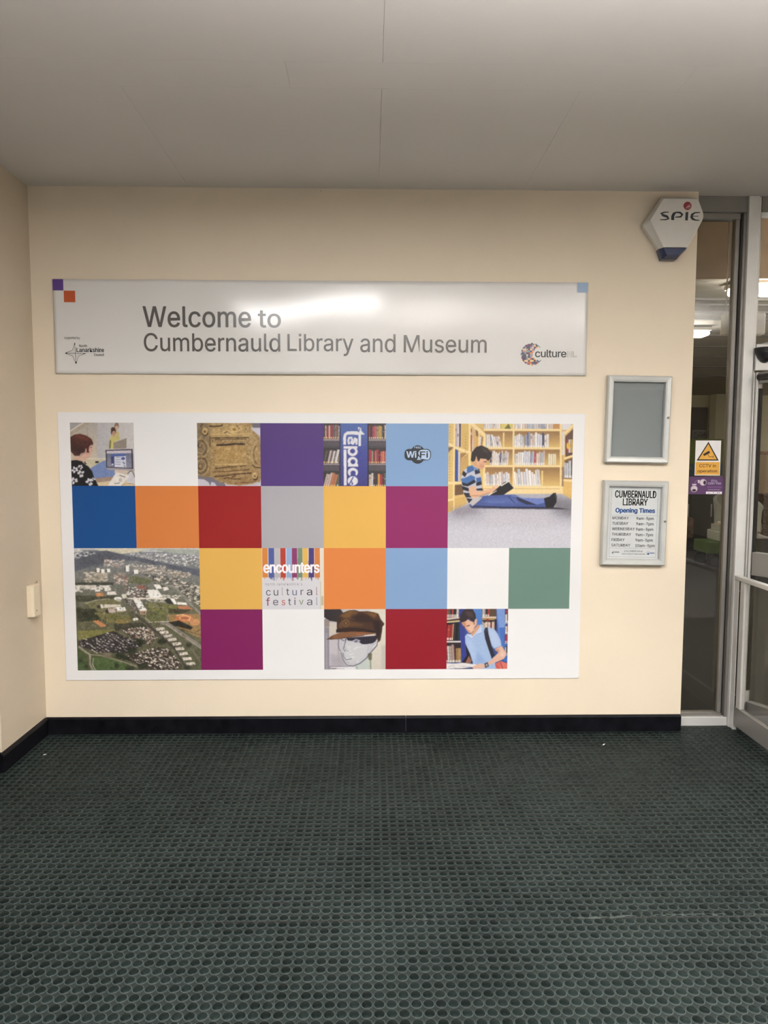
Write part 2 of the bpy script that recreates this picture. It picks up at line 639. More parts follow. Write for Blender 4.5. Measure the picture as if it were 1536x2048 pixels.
def studs_mesh(name, cs):
    cs = np.array(cs)
    m = len(cs)
    nv = len(V1)
    off = np.concatenate([cs, np.zeros((m, 1))], 1)
    co = (V1[None] + off[:, None]).reshape(-1, 3)
    base = (np.arange(m) * nv)[:, None, None]
    q = (F4[None] + base).reshape(m, -1)
    t = (T3[None] + base).reshape(m, -1)
    loops = np.concatenate([q, t], 1).ravel()
    tot = np.tile(np.array([4] * len(F4) + [3] * len(T3)), m)
    st = np.concatenate([[0], np.cumsum(tot)[:-1]])
    me = bpy.data.meshes.new(name)
    me.vertices.add(len(co)); me.loops.add(len(loops)); me.polygons.add(len(tot))
    me.vertices.foreach_set('co', co.ravel().astype(np.float32))
    me.loops.foreach_set('vertex_index', loops.astype(np.int32))
    me.polygons.foreach_set('loop_start', st.astype(np.int32))
    me.polygons.foreach_set('loop_total', tot.astype(np.int32))
    me.polygons.foreach_set('material_index', np.tile(MI1, m).astype(np.int32))
    me.update(calc_edges=True)
    me.materials.append(M_RUB_RIM)
    me.materials.append(M_RUB_TOP)
    return me

one_stud = studs_mesh('stud', [(0.0, 0.0)])
xs_seam = [SX + 0.952 * k for k in (-2, -1, 0, 1, 2, 3)]
ys_seam = [SY + 0.952 * k for k in (-1, 0, 1, 2)]
n_single = 0
for iy in range(3):
    for ix in range(5):
        x0, x1 = xs_seam[ix], xs_seam[ix + 1]
        y0, y1 = ys_seam[iy], ys_seam[iy + 1]
        if iy == 2:
            y1 = 0.055 if ix == 4 else -0.001
            if ix == 0:
                box('floor_tile', x0, 0.0, y0 + .0008, -0.49, -0.004, 0.0, M_RUB_BASE, floor)
        g = 0.0008
        tile = box('floor_tile', max(x0 + g, .0005) if iy == 2 else x0 + g, x1 - g, y0 + g, y1 - g, -0.004, 0.0, M_RUB_BASE, floor)
        cs = []
        for j in range(28):
            for i in range(28):
                cx, cy = x0 + (i + .5) * PITCH, y0 + (j + .5) * PITCH
                if cy > y1 - .012 or cx > 3.98:
                    continue
                if cy > -0.488 and cx < 0.035:
                    continue
                if cy > -0.033 and cx < 3.465:
                    continue
                # the nearest rows in view are single pieces, the rest of the field is one piece per tile
                if 0.55 < cx < 2.84 and -2.15 < cy < -1.985 and n_single < 300:
                    o = link('stud', one_stud, None, tile, (cx, cy, 0))
                    n_single += 1
                else:
                    cs.append((cx, cy))
        if cs:
            o = link('stud_field', studs_mesh('stud_field', cs), None, tile)
            o['kind'] = 'stuff'

# ragged torn edge where the two rows of tiles meet
def torn_edge(x0, x1, yc, seed):
    g = random.Random(seed)
    bm = bmesh.new()
    n = int((x1 - x0) / 0.012)
    rows = []
    for i in range(n + 1):
        x = x0 + (x1 - x0) * i / n
        w = g.uniform(.001, .0055) * (0.3 if i in (0, n) else 1)
        yy = yc + g.uniform(-.003, .003) + 0.010 * math.sin(x * 5.0)
        z = .0024 + g.uniform(0, .0012)
        rows.append([bm.verts.new(p) for p in ((x, yy - w, .0002), (x, yy - w * .3, z), (x, yy + w * .5, z), (x, yy + w, .0002))])
    for a, b in zip(rows[:-1], rows[1:]):
        for k in range(3):
            bm.faces.new((a[k], b[k], b[k + 1], a[k + 1]))
    return finish(bm, 'torn_edge')
M_SEAM = mat('dusty_seam', (0.036, 0.043, 0.040), rough=0.8, var=0.6, scale=14, spec=.1)
for sx_ in (xs_seam[1], xs_seam[2], xs_seam[3], xs_seam[4]):
    box('tile_seam', sx_ - .0008, sx_ + .0008, ys_seam[0], -0.66, -.003, .0007, M_SEAM, floor)
box('tile_seam', xs_seam[0], 3.95, SY - .0016, SY + .0016, -.003, .0004, M_GASKET, floor)  # dark strip stands for the shadow in this gap
M_TORN = mat('torn_rubber_edge', (0.045, 0.053, 0.048), rough=0.8, var=0.6, scale=60, spec=.1)
for a, b, s in ((1.90, 1.96, 1), (2.42, 2.62, 2), (2.66, 2.92, 4), (2.98, 3.36, 3)):
    link('torn_edge', torn_edge(a, b, SY + .002, s), M_TORN, floor)

# ------------------------------------------------------------------ walls, skirting, ceiling
struct(box('wall_back', 0.0, 3.449, 0.0, 0.16, 0.0, H + 0.25, M_WALL), 'cream painted wall behind the signs', 'wall')
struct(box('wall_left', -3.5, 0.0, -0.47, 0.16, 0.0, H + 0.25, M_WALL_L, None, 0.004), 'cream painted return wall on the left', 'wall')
struct(box('wall_right', 4.86, 8.0, 0.0, 0.16, 0.0, H + 0.25, M_WALL), 'cream wall right of the library door', 'wall')
struct(box('wall_side_left', -3.7, -3.5, -10.6, 0.16, 0.0, H + 0.25, M_WALL), 'cream side wall of the concourse', 'wall')
struct(box('wall_side_right', 8.0, 8.2, -10.6, 0.16, 0.0, H + 0.25, M_WALL), 'cream far side wall of the concourse', 'wall')

bb = struct(empty('baseboard_back'), 'black glossy skirting board under the big poster board', 'skirting')
for x0, x1 in ((0.001, 1.940), (1.942, 3.4475)):
    bm = bmesh.new()
    bm_loft(bm, [[(x, -0.0005, 0.0), (x, -0.016, 0.0), (x, -0.016, 0.080), (x, -0.010, 0.088), (x, -0.0005, 0.090)] for x in (x0, x1)])
    link('skirting_length', finish(bm, 'skirting_length'), M_BASE, bb)
bl = struct(empty('baseboard_left'), 'black glossy skirting board along the left return wall', 'skirting')
bm = bmesh.new()
bm_loft(bm, [[(0.0005, y, 0.0), (0.016, y, 0.0), (0.016, y, 0.080), (0.010, y, 0.090), (0.0005, y, 0.094)] for y in (-0.486, -0.0165)])
link('skirting_length', finish(bm, 'skirting_length'), M_BASE, bl)
bm = bmesh.new()
bm_loft(bm, [[(x, -0.4705, 0.0), (x, -0.486, 0.0), (x, -0.486, 0.080), (x, -0.480, 0.090), (x, -0.4705, 0.094)] for x in (-3.5, 0.0)])
link('skirting_length', finish(bm, 'skirting_length'), M_BASE, bl)

ceiling = struct(box('ceiling', -3.7, 8.2, -1.72, 0.16, H + 0.013, H + 0.05, M_CEIL), 'off-white painted board ceiling over the entrance', 'ceiling')
rows = [(-1.72, -1.190, [-3.7, -1.5, 0.20, 1.790, 3.40, 5.6, 8.2]),
        (-1.190, -1.010, [-3.7, -0.6, 1.45, 2.90, 5.2, 8.2]),
        (-1.010, 0.16, [-3.7, -1.2, 0.82, 1.790, 2.535, 4.3, 6.2, 8.2])]
for y0, y1, xs in rows:
    for a, b in zip(xs[:-1], xs[1:]):
        box('ceiling_panel', a + .0004, b - .0004, y0 + .0004, y1 - .0004, H, H + 0.0135, M_CEIL, ceiling)

# concourse ceiling with openings for the recessed lights
LAMPS = [(0.62, 1.86, -2.62, -2.27)] + [(x, x + 1.24, y - .3, y + .3) for y, xs in ((-4.3, (0.95, 3.0, 6.3)), (-6.6, (0.95, 2.9, 4.9))) for x in xs]
def ceiling_with_holes(name, x0, x1, y0, y1, z0, z1, holes):
    xs = sorted({x0, x1} | {h[0] for h in holes} | {h[1] for h in holes})
    ys = sorted({y0, y1} | {h[2] for h in holes} | {h[3] for h in holes})
    bm = bmesh.new()
    for a, b in zip(xs[:-1], xs[1:]):
        for c, d in zip(ys[:-1], ys[1:]):
            mx, my = (a + b) / 2, (c + d) / 2
            if any(h[0] < mx < h[1] and h[2] < my < h[3] for h in holes):
                continue
            bm_box(bm, a, b, c, d, z0, z1)
    bmesh.ops.remove_doubles(bm, verts=bm.verts, dist=1e-5)
    return finish(bm, name)
struct(link('ceiling_concourse', ceiling_with_holes('ceiling_concourse', -3.7, 8.2, -10.6, -1.72, HL, HL + 0.34, LAMPS), M_CEIL),
       'slightly lower painted ceiling of the concourse', 'ceiling')

M_LAMP = mat('lamp_diffuser', (0.9, 0.9, 0.88), rough=0.5, var=0.0, emit=(LAMP_COL, 0.6))
M_LAMP_N = mat('near_lamp_diffuser', (0.9, 0.9, 0.88), rough=0.5, var=0.0, emit=(LAMP_COL, 0.6))
M_LAMP_RIM = mat('lamp_rim', (0.75, 0.74, 0.72), rough=0.4)
M_BAFFLE = mat('grey_lamp_baffle', (0.16, 0.16, 0.16), rough=0.5)
def lamp_light(parent, w, h, z, radiance, up=False):
    l = bpy.data.lights.new('lamp_light', 'AREA')
    l.shape = 'RECTANGLE'
    l.size, l.size_y = w, h
    l.energy = radiance * math.pi * w * h
    l.color = LAMP_COL
    o = bpy.data.objects.new('lamp_light', l)
    COL.objects.link(o)
    o.parent = parent
    o.location = (0, 0, z)
    o.rotation_euler = (math.pi if up else 0, 0, 0)
    return o
def ceiling_light(x0, x1, y0, y1, z, m, label, group, deep):
    """recessed fitting: rim, grey baffle walls, lit diffuser up inside, housing"""
    t = empty('ceiling_light', ((x0 + x1) / 2, (y0 + y1) / 2, z))
    cx, cy = t.location.x, t.location.y
    def lb(n, a, b, c, d, e, f, mm):
        box(n, a - cx, b - cx, c - cy, d - cy, e - z, f - z, mm, t)
    lb('diffuser', x0 + .012, x1 - .012, y0 + .012, y1 - .012, z + deep, z + deep + .008, m)
    lb('housing', x0 + .002, x1 - .002, y0 + .002, y1 - .002, z + deep + .0085, z + deep + .07, M_LAMP_RIM)
    for a, b, c, d in ((x0 + .001, x1 - .001, y0 + .001, y0 + .011), (x0 + .001, x1 - .001, y1 - .011, y1 - .001),
                       (x0 + .001, x0 + .011, y0 + .0112, y1 - .0112), (x1 - .011, x1 - .001, y0 + .0112, y1 - .0112)):
        lb('rim', a, b, c, d, z, z + .004, M_LAMP_RIM)
        lb('baffle', a, b, c, d, z + .0042, z + deep + .008, M_BAFFLE)
    lamp_light(t, x1 - x0 - .03, y1 - y0 - .03, deep - .001, LAMP_E if deep > .05 else NEAR_E)
    return tag(t, label, 'ceiling light', group)
for _m in (M_LAMP, M_LAMP_N):
    _m.cycles.emission_sampling = 'NONE'
NAMES = ['recessed ceiling light nearest the welcome sign, mirrored in its gloss'] + \
    ['recessed ceiling light over the concourse, %s row, %s' % (r, c) for r in ('nearer', 'farther') for c in ('on the left', 'in the middle', 'on the right')]
for (x0, x1, y0, y1), nm in zip(LAMPS, NAMES):
    ceiling_light(x0, x1, y0, y1, HL, M_LAMP if y1 < -3 else M_LAMP_N, nm, 'recessed lights of the concourse', 0.10 if y1 < -3 else 0.004)  # row lamps sunk behind added baffles that hide them from the sign's gloss

# added unseen uplights that brighten the ceiling: shallow grey troughs, lit on top
M_UP = mat('added_uplight_diffuser', (.9, .9, .88), rough=.5, var=0, emit=(LAMP_COL, 0.6))
M_UP.cycles.emission_sampling = 'NONE'
for x0, nm in ((1.7, 'left'), (3.6, 'right')):
    t = empty('added_uplight', (x0 + .6, -3.0, HL - .58))
    bm = bmesh.new()
    bm_loft(bm, [[(x, -.07, .03), (x, -.05, -.02), (x, .05, -.02), (x, .07, .03), (x, .062, .03), (x, .045, -.010), (x, -.045, -.010), (x, -.062, .03)] for x in (-.6, .6)])
    link('trough', finish(bm, 'trough'), M_BAFFLE, t)
    box('lamp', -.59, .59, -.044, .044, -.0095, .000, M_UP, t)
    for sx_ in (-.45, .45):
        tube('hanger', [(sx_, 0, .002), (sx_, 0, .5795)], .003, M_ALU, t, 6)
    lamp_light(t, 1.16, .086, .001, UP_E, True)
    tag(t, 'unseen grey trough lamp added to brighten the ceiling, the %s one' % nm, 'added_uplight', 'added unseen uplights of the concourse')

# ------------------------------------------------------------------ welcome sign
SX0, SX1, SZ0, SZ1 = 0.115, 2.8805, 1.9221, 2.4009
def sign_warp(x, z):
    """the thin sign sheet bows a little off the wall"""
    u = (x - SX0) / (SX1 - SX0)
    zc = z - 0.5 * (SZ0 + SZ1)
    a = 0.045 * math.exp(-((x - 1.18) / 0.30) ** 2)
    return -0.0005 - 0.004 * math.sin(math.pi * u) ** 2 + a * zc * 0.5
M_SIGN = mat('gloss_white_sign', (0.76, 0.745, 0.72), rough=0.14, var=0.012, scale=3, bump=0.014, bscale=300)
M_LETTER = mat('grey_sign_letters', (0.115, 0.105, 0.095), rough=0.2, var=0.06)
M_INK = mat('black_print', (0.016, 0.015, 0.015), rough=0.25, var=0.1)
sign = empty('welcome_sign', ((SX0 + SX1) / 2, 0, SZ0))
tag(sign, 'long white welcome sign with grey lettering above the picture board', 'sign')
_off = Vector(sign.location)
def under(o, root):
    """parent o, whose mesh is laid out in world metres, to root"""
    o.parent = root
    o.matrix_parent_inverse = Matrix.Translation(-Vector(root.location))
    return o
bm = bmesh.new()
nx, nz = 150, 26
YS = -0.009
front = [[bm.verts.new((SX0 + (SX1 - SX0) * i / nx, YS + sign_warp(SX0 + (SX1 - SX0) * i / nx, SZ0 + (SZ1 - SZ0) * j / nz), SZ0 + (SZ1 - SZ0) * j / nz)) for i in range(nx + 1)] for j in range(nz + 1)]
back = [[bm.verts.new((v.co.x, v.co.y + 0.003, v.co.z)) for v in r] for r in front]
for j in range(nz):
    for i in range(nx):
        bm.faces.new((front[j][i], front[j][i + 1], front[j + 1][i + 1], front[j + 1][i]))
        bm.faces.new((back[j][i], back[j + 1][i], back[j + 1][i + 1], back[j][i + 1]))
for i in range(nx):
    bm.faces.new((front[0][i], back[0][i], back[0][i + 1], front[0][i + 1]))
    bm.faces.new((front[nz][i], front[nz][i + 1], back[nz][i + 1], back[nz][i]))
for j in range(nz):
    bm.faces.new((front[j][0], front[j + 1][0], back[j + 1][0], back[j][0]))
    bm.faces.new((front[j][nx], back[j][nx], back[j + 1][nx], front[j + 1][nx]))
under(link('sign_panel', finish(bm, 'sign_panel', 0, 2, True), M_SIGN), sign)
YT = YS - 0.0016
for wd, wx0, wx1, wz0, wz1, wb_ in (('Welcome', 0.5737, 1.1276, 2.1610, 2.2655, .016), ('to', 1.1663, 1.2822, 2.1610, 2.2470, .018), ('Cumbernauld', 0.5755, 1.2785, 2.0372, 2.1305, .009),
                                   ('Library', 1.3176, 1.6587, 2.0180, 2.1305, .007), ('and', 1.6951, 1.8774, 2.0372, 2.1300, .009), ('Museum', 1.9216, 2.3538, 2.0372, 2.1260, .009)):
    under(text('lettering', wd, wx0, wx1, wz0, wz1, YT, M_LETTER, None, wb_, warp=sign_warp), sign)
under(text('lettering', 'supported by', 0.1661, 0.2467, 2.0945, 2.1117, YT, M_LETTER, None, 0.0, .92, warp=sign_warp), sign)
under(text('lettering', 'North', 0.2417, 0.2815, 2.0574, 2.0697, YT, M_INK, None, 0.02, warp=sign_warp), sign)
under(text('lettering', 'Lanarkshire', 0.2278, 0.3680, 2.0320, 2.0543, YT, M_INK, None, 0.022, warp=sign_warp), sign)
under(text('lettering', 'Council', 0.3166, 0.3683, 2.0123, 2.0251, YT, M_INK, None, 0.02, warp=sign_warp), sign)
def sq(name, polys, m, y=YT):
    return under(flat(name, polys, y, m, None, sign_warp), sign)
sq('purple_square', [rect(0.1155, 0.1700, 2.3440, 2.4005)], mat('purple_print', (95, 66, 140), rough=.25, srgb=True))
sq('orange_square', [rect(0.1712, 0.2290, 2.2850, 2.3428)], mat('burnt_orange_print', (196, 92, 52), rough=.25, srgb=True))
sq('blue_square', [rect(2.8247, 2.8800, 2.3498, 2.4005)], mat('pale_blue_print', (140, 165, 195), rough=.25, srgb=True))
# four-pointed compass star of the council
def S(x, y):   # star design grid -> metres
    return (0.1675 + (x - 170) / 660 * 0.1072, 2.0802 - (y - 395) / 655 * 0.1087)
star = []
for pl, w in (([(488, 398), (412, 632), (175, 722)], .0018), ([(175, 724), (408, 805), (508, 1045)], .0018),
              ([(516, 1045), (592, 808), (822, 730)], .0018), ([(488, 398), (512, 1040)], .0020), ([(180, 722), (822, 730)], .0020)):
    star += strip([S(*p) for p in pl], w)
star += [[S(170, 722), S(235, 742), S(235, 702)], [S(830, 730), S(760, 742), S(765, 716)], [S(512, 1055), S(540, 985), S(485, 985)], [S(488, 392), S(504, 450), S(474, 450)]]
sq('compass_star', star, M_INK)
# crescent of coloured squares
MC = [mat('crescent_ink_%d' % i, c, rough=.25, srgb=True) for i, c in enumerate(
    ((122, 48, 52), (216, 150, 100), (60, 74, 84), (92, 60, 92), (150, 138, 172), (226, 196, 150), (84, 62, 54), (130, 150, 158), (196, 108, 76), (70, 66, 108)))]
cxm, czm, rm = 2.5925, 2.0313, 0.0568
cxc, czc, rc = 2.6330, 2.0335, 0.0345
cell = 0.0098
byc = {i: [] for i in range(len(MC))}
gsq = random.Random(5)
for i in range(-7, 8):
    for j in range(-7, 8):
        k = gsq.randrange(len(MC))
        for a in range(2):
            for b in range(2):
                x0 = cxm + i * cell + a * cell / 2; z0 = czm + j * cell + b * cell / 2
                xm, zm = x0 + cell / 4, z0 + cell / 4
                if math.hypot(xm - cxm, zm - czm) < rm and math.hypot(xm - cxc, zm - czc) > rc and not (xm > cxc + .012):
                    byc[k].append(rect(x0, x0 + cell / 2, z0, z0 + cell / 2))
for k, polys in byc.items():
    if polys:
        sq('crescent_squares', polys, MC[k])['kind'] = 'stuff'
under(text('lettering', 'culture', 2.6101, 2.7732, 2.0163, 2.0549, YT - .0003, M_INK, None, 0.02, .95, warp=sign_warp), sign)
nl = []
def NLp(x, y):
    return (2.7772 + (x - 1170) / 220 * 0.0518, 2.0482 - (y - 318) / 134 * 0.0303)
for pl in ([(1178, 450), (1178, 322), (1200, 322), (1255, 415), (1255, 322), (1278, 322), (1278, 450), (1255, 450), (1200, 360), (1200, 450), (1178, 450)],
           [(1300, 450), (1300, 322), (1322, 322), (1322, 428), (1386, 428), (1386, 450), (1300, 450)]):
    nl += strip([NLp(*p) for p in pl], .0014)
sq('outlined_initials', nl, M_LETTER)

# ------------------------------------------------------------------ picture board
BX0, BX1, BZ0, BZ1 = 0.1154, 2.8827, 0.2944, 1.7234
GX, GZ, CELL = 0.1783, 1.6696, 0.3303
board = tag(empty('picture_board', ((BX0 + BX1) / 2, 0, BZ0)), 'large white board with a chequered grid of coloured squares and photographs', 'picture board')
M_BOARD = mat('satin_white_board', (0.80, 0.792, 0.79), rough=0.36, var=0.012, scale=2, spec=.3)
under(box('board_panel', BX0, BX1, -0.005, -0.0005, BZ0, BZ1, M_BOARD, None, 0.0008, 1), board)
YB = -0.0053
def cellrect(i, j, w=1, h=1):
    return (GX + i * CELL, GX + (i + w) * CELL, GZ - (j + h) * CELL, GZ - j * CELL)
COLS = {'blue': (28, 76, 136), 'orange': (205, 123, 66), 'red': (148, 38, 37), 'purple': (84, 62, 120), 'grey': (165, 163, 168),
        'yellow': (216, 170, 87), 'magenta': (137, 45, 97), 'violet': (124, 36, 90), 'sky': (126, 156, 194), 'green': (103, 131, 120),
        'bright orange': (211, 127, 68), 'crimson': (140, 31, 43)}
for i, j, c in ((3, 0, 'purple'), (5, 0, 'sky'), (0, 1, 'blue'), (1, 1, 'orange'), (2, 1, 'red'), (3, 1, 'grey'), (4, 1, 'yellow'), (5, 1, 'magenta'),
                (2, 2, 'yellow'), (4, 2, 'bright orange'), (5, 2, 'sky'), (7, 2, 'green'), (2, 3, 'violet'), (5, 3, 'crimson')):
    o = under(flat('colour_square', [rect(*cellrect(i, j))], YB, mat('board_' + c.replace(' ', '_'), COLS[c], rough=.36, var=.02, scale=3, srgb=True, spec=.3)), board)
    o['label'] = '%s printed square' % c

# wifi badge on the sky-blue square
def badge(name, polys, m, dy):
    return under(flat(name, polys, YB - dy, m), board)
def rrect(x0, x1, z0, z1, r, n=8):
    out = []
    for cx, cz, a0 in ((x1 - r, z0 + r, -90), (x1 - r, z1 - r, 0), (x0 + r, z1 - r, 90), (x0 + r, z0 + r, 180)):
        for k in range(n + 1):
            a = math.radians(a0 + 90 * k / n)
            out.append((cx + r * math.cos(a), cz + r * math.sin(a)))
    return out
M_BADGE = mat('badge_dark_print', (44, 46, 52), rough=.36, srgb=True)
M_BADGE_L = mat('badge_light_print', (176, 196, 222), rough=.36, srgb=True)
badge('wifi_badge', [ellipse(1.9975, 1.5068, .0405, .0489)], M_BADGE, .0003)
badge('wifi_badge', [rrect(1.9276, 2.0680, 1.4760, 1.5364, .0235)], M_BADGE, .0004)
fb = rrect(2.0006, 2.0631, 1.4784, 1.5318, .020)
fb = [p for p in fb if not (p[0] < 2.019 and p[1] < 1.499)] + [(2.0006, 1.500), (1.9985, 1.488), (1.9930, 1.4786)]
badge('wifi_badge', [fb], M_BADGE_L, .0006)
under(text('lettering', 'FREE', 1.9800, 2.0144, 1.5390, 1.5486, YB - .0007, M_BADGE_L, None, 0.01), board)
under(text('lettering', 'Wi', 1.9385, 1.9893, 1.4909, 1.5245, YB - .0007, M_BADGE_L, None, 0.04), board)
under(text('lettering', 'Fi', 2.0103, 2.0516, 1.4910, 1.5234, YB - .0008, M_BADGE, None, 0.04), board)

def photo(name, pic, i, j, w, h, label, blur=1):
    x0, x1, z0, z1 = cellrect(i, j, w, h)
    return under(photo_mesh(name, pic.done(blur), x0, x1, z0, z1, YB, None, label), board)

# --- woman at a computer
P = Picture(150, (8, 8), (1478, 8), (62, 1450), (1530, 1450), (205, 196, 182))
P.grad([(600, 0), (1536, 0), (1536, 900), (600, 900)], (186, 184, 188), (212, 208, 204), True)
P.grad([(0, 0), (640, 0), (640, 850), (0, 850)], (178, 172, 166), (208, 196, 176))
P.poly([(0, 0), (350, 0), (0, 215)], (168, 164, 164))
P.poly([(0, 230), (380, 0), (520, 0), (0, 330)], (176, 164, 146))
P.line([(0, 222), (350, -5)], 16, (244, 234, 218))
P.line([(408, 100), (420, 320)], 10, (160, 146, 130))
P.poly([(380, 830), (1000, 830), (1000, 1000), (440, 1010)], (206, 196, 166))
P.rect(380, 815, 1000, 842, (224, 216, 202))
P.ell(626, 905, 24, 24, (22, 20, 22)); P.ell(664, 905, 20, 22, (22, 20, 22))
P.poly([(490, 1050), (650, 950), (760, 890), (840, 865), (1060, 1000), (1060, 1240), (580, 1290)], (122, 142, 190))
P.poly([(560, 1280), (1060, 1225), (960, 1330), (640, 1370)], (168, 142, 124))
P.poly([(620, 1375), (1536, 1320), (1536, 1467), (640, 1467)], (226, 204, 166))
# two figures in the background
P.ell(1086, 90, 52, 84, (140, 112, 92)); P.ell(1090, 130, 34, 52, (206, 170, 148)); P.poly([(1090, 180), (1140, 230), (1165, 400), (1050, 420)], (204, 192, 128))
P.poly([(940, 340), (1010, 300), (1090, 330), (1150, 390), (1060, 440), (1010, 600), (920, 600)], (206, 196, 122))
P.poly([(930, 400), (965, 420), (950, 600), (918, 600)], (120, 116, 62))
P.ell(1015, 215, 58, 100, (92, 62, 48)); P.ell(1024, 262, 42, 66, (206, 164, 140)); P.ell(1005, 160, 46, 46, (62, 44, 38))
P.line([(1000, 250), (1045, 250)], 12, (128, 84, 66)); P.line([(1012, 300), (1042, 302)], 8, (150, 92, 82))
P.poly([(1020, 462), (1318, 360), (1318, 600), (1020, 600)], (148, 138, 126))
# monitor
P.poly([(830, 612), (1470, 590), (1500, 1065), (850, 1035)], (214, 206, 206))
P.poly([(836, 628), (1462, 606), (1482, 1060), (856, 1030)], (54, 50, 66))
P.grad([(862, 650), (1432, 632), (1446, 1040), (880, 1010)], (110, 112, 132), (146, 148, 166))
P.poly([(862, 650), (1432, 632), (1434, 700), (864, 712)], (206, 198, 208))
P.poly([(955, 720), (1300, 708), (1300, 770), (955, 776)], (84, 104, 164))
P.poly([(1040, 778), (1304, 768), (1312, 1030), (1050, 1015)], (220, 222, 236))
P.poly([(964, 780), (1036, 778), (1042, 1000), (970, 995)], (66, 72, 116))
P.ell(1242, 822, 46, 32, (76, 84, 140))
for k in range(4):
    P.line([(1062, 800 + k * 52), (1190, 797 + k * 52)], 20, (166, 168, 182))
P.line([(1235, 900), (1285, 945)], 18, (66, 66, 84)); P.line([(1260, 970), (1290, 1020)], 14, (80, 80, 96)); P.ell(1000, 960, 28, 24, (210, 212, 226))
P.poly([(850, 1035), (1500, 1066), (1500, 1100), (900, 1080)], (176, 166, 170))
P.poly([(1060, 1080), (1350, 1090), (1340, 1160), (1040, 1140)], (216, 198, 182))
P.poly([(1350, 1180), (1440, 1110), (1500, 1200), (1536, 1400), (1320, 1360)], (214, 212, 218))
P.line([(1350, 1170), (1400, 1112), (1460, 1110), (1520, 1250)], 14, (52, 50, 58))
# papers
P.poly([(1090, 1130), (1400, 1215), (1190, 1455), (890, 1440)], (240, 234, 226))
P.line([(1160, 1205), (1300, 1245)], 20, (120, 118, 112)); P.line([(1050, 1395), (1170, 1380)], 16, (104, 110, 104)); P.ell(1190, 1310, 40, 50, (206, 200, 188))
P.line([(1210, 1430), (1300, 1400), (1440, 1395), (1530, 1420)], 8, (110, 92, 74))
# woman
P.poly([(70, 860), (130, 780), (260, 680), (440, 660), (500, 700), (470, 800), (400, 830), (370, 880), (340, 940)], (214, 178, 160))
P.poly([(470, 510), (530, 520), (545, 640), (505, 690), (470, 800), (400, 820), (370, 700)], (216, 170, 152))
P.line([(480, 575), (525, 570)], 14, (120, 82, 72)); P.line([(510, 645), (542, 640)], 10, (186, 122, 110))
P.poly([(22, 340), (120, 285), (250, 265), (400, 310), (510, 380), (552, 460), (545, 525), (500, 510), (460, 560), (448, 640), (470, 690), (400, 690), (380, 620), (350, 690), (270, 700), (235, 765), (130, 765), (35, 660)], (82, 50, 46))
P.soft([(60, 330), (250, 275), (420, 330), (520, 420), (400, 420), (200, 360)], (130, 70, 56), .7, 30)
P.soft([(40, 520), (300, 560), (400, 660), (240, 740), (60, 640)], (52, 38, 38), .6, 40)
P.ell(388, 640, 16, 46, (214, 170, 152)); P.line([(380, 600), (400, 670)], 10, (204, 160, 146))
P.poly([(45, 870), (180, 860), (300, 890), (350, 950), (440, 1000), (530, 1110), (580, 1260), (680, 1450), (62, 1450), (45, 1000)], (30, 30, 34))
P.poly([(345, 925), (372, 875), (380, 930), (415, 940), (370, 960)], (30, 30, 34))
gf = random.Random(3)
for fx, fy, fs in ((132, 1080, 84), (262, 1020, 64), (275, 1168, 92), (118, 1330, 90), (470, 1360, 96), (560, 1300, 50)):
    for k in range(5):
        a = k * 1.257 + gf.random()
        P.ell(fx + fs * .55 * math.cos(a), fy + fs * .55 * math.sin(a), fs * .42, fs * .30, (218, 216, 222), a)
    P.ell(fx, fy, fs * .28, fs * .24, (70, 68, 74))
P.noise(5, 26, 3)
photo('printed_photo', P, 0, 0, 1, 1, 'printed photo of a woman in a flowered black top at a computer')

# --- carved stone plaque
P = Picture(150, (10, 25), (1490, 35), (40, 1500), (1515, 1500), (206, 202, 214))
P.poly([(1280, 0), (1536, 0), (1536, 145), (1310, 145)], (112, 106, 116))
P.poly([(0, 1230), (600, 1300), (700, 1512), (480, 1500), (430, 1420), (350, 1400), (330, 1500), (290, 1410), (180, 1340), (40, 1330)], (120, 116, 132))
P.poly([(0, 1330), (180, 1340), (290, 1410), (330, 1512), (0, 1512)], (208, 202, 212))
stone = [(0, 20), (1290, 30), (1310, 110), (1270, 170), (1480, 340), (1512, 700), (1512, 1310), (1480, 1420), (1440, 1400), (1380, 1390), (1320, 1440), (1000, 1490), (900, 1470), (720, 1460), (640, 1395), (560, 1420), (420, 1330), (360, 1290), (200, 1290), (0, 1225)]
P.poly(stone, (164, 136, 92))
P.soft([(300, 60), (1250, 60), (1250, 380), (300, 380)], (192, 162, 108), .75, 60)
P.soft([(0, 20), (300, 20), (280, 1280), (0, 1220)], (128, 110, 84), .85, 60)
P.soft([(440, 560), (1150, 560), (1140, 980), (440, 990)], (182, 148, 92), .8, 40)
P.soft([(300, 1100), (1500, 1100), (1400, 1450), (600, 1400)], (150, 120, 78), .6, 50)
D, Lc = (66, 48, 30), (214, 184, 130)
P.line([(320, 330), (320, 580)], 26, (92, 72, 48)); P.line([(345, 380), (800, 372), (1235, 368)], 18, D); P.line([(320, 300), (1290, 275)], 20, (206, 176, 118))
P.line([(300, 110), (440, 112), (590, 100), (610, 70)], 30, (74, 54, 34)); P.line([(80, 120), (160, 60)], 22, (80, 62, 42))
P.line([(470, 545), (700, 540), (900, 515), (1140, 525)], 40, (58, 40, 24))
P.line([(430, 415), (1160, 400)], 20, (96, 74, 44))
P.line([(440, 1085), (600, 1075), (740, 1050), (900, 1050), (1160, 1020)], 26, (88, 62, 36))
P.line([(380, 1170), (700, 1160), (1000, 1130), (1230, 1105)], 18, (94, 66, 40))
P.line([(420, 1275), (620, 1262), (860, 1225), (1290, 1190)], 30, (82, 56, 34))
P.line([(430, 1000), (1160, 985)], 26, Lc, .8)
P.line([(340, 1200), (1290, 1160)], 18, (192, 158, 108), .7)
gs = random.Random(11)
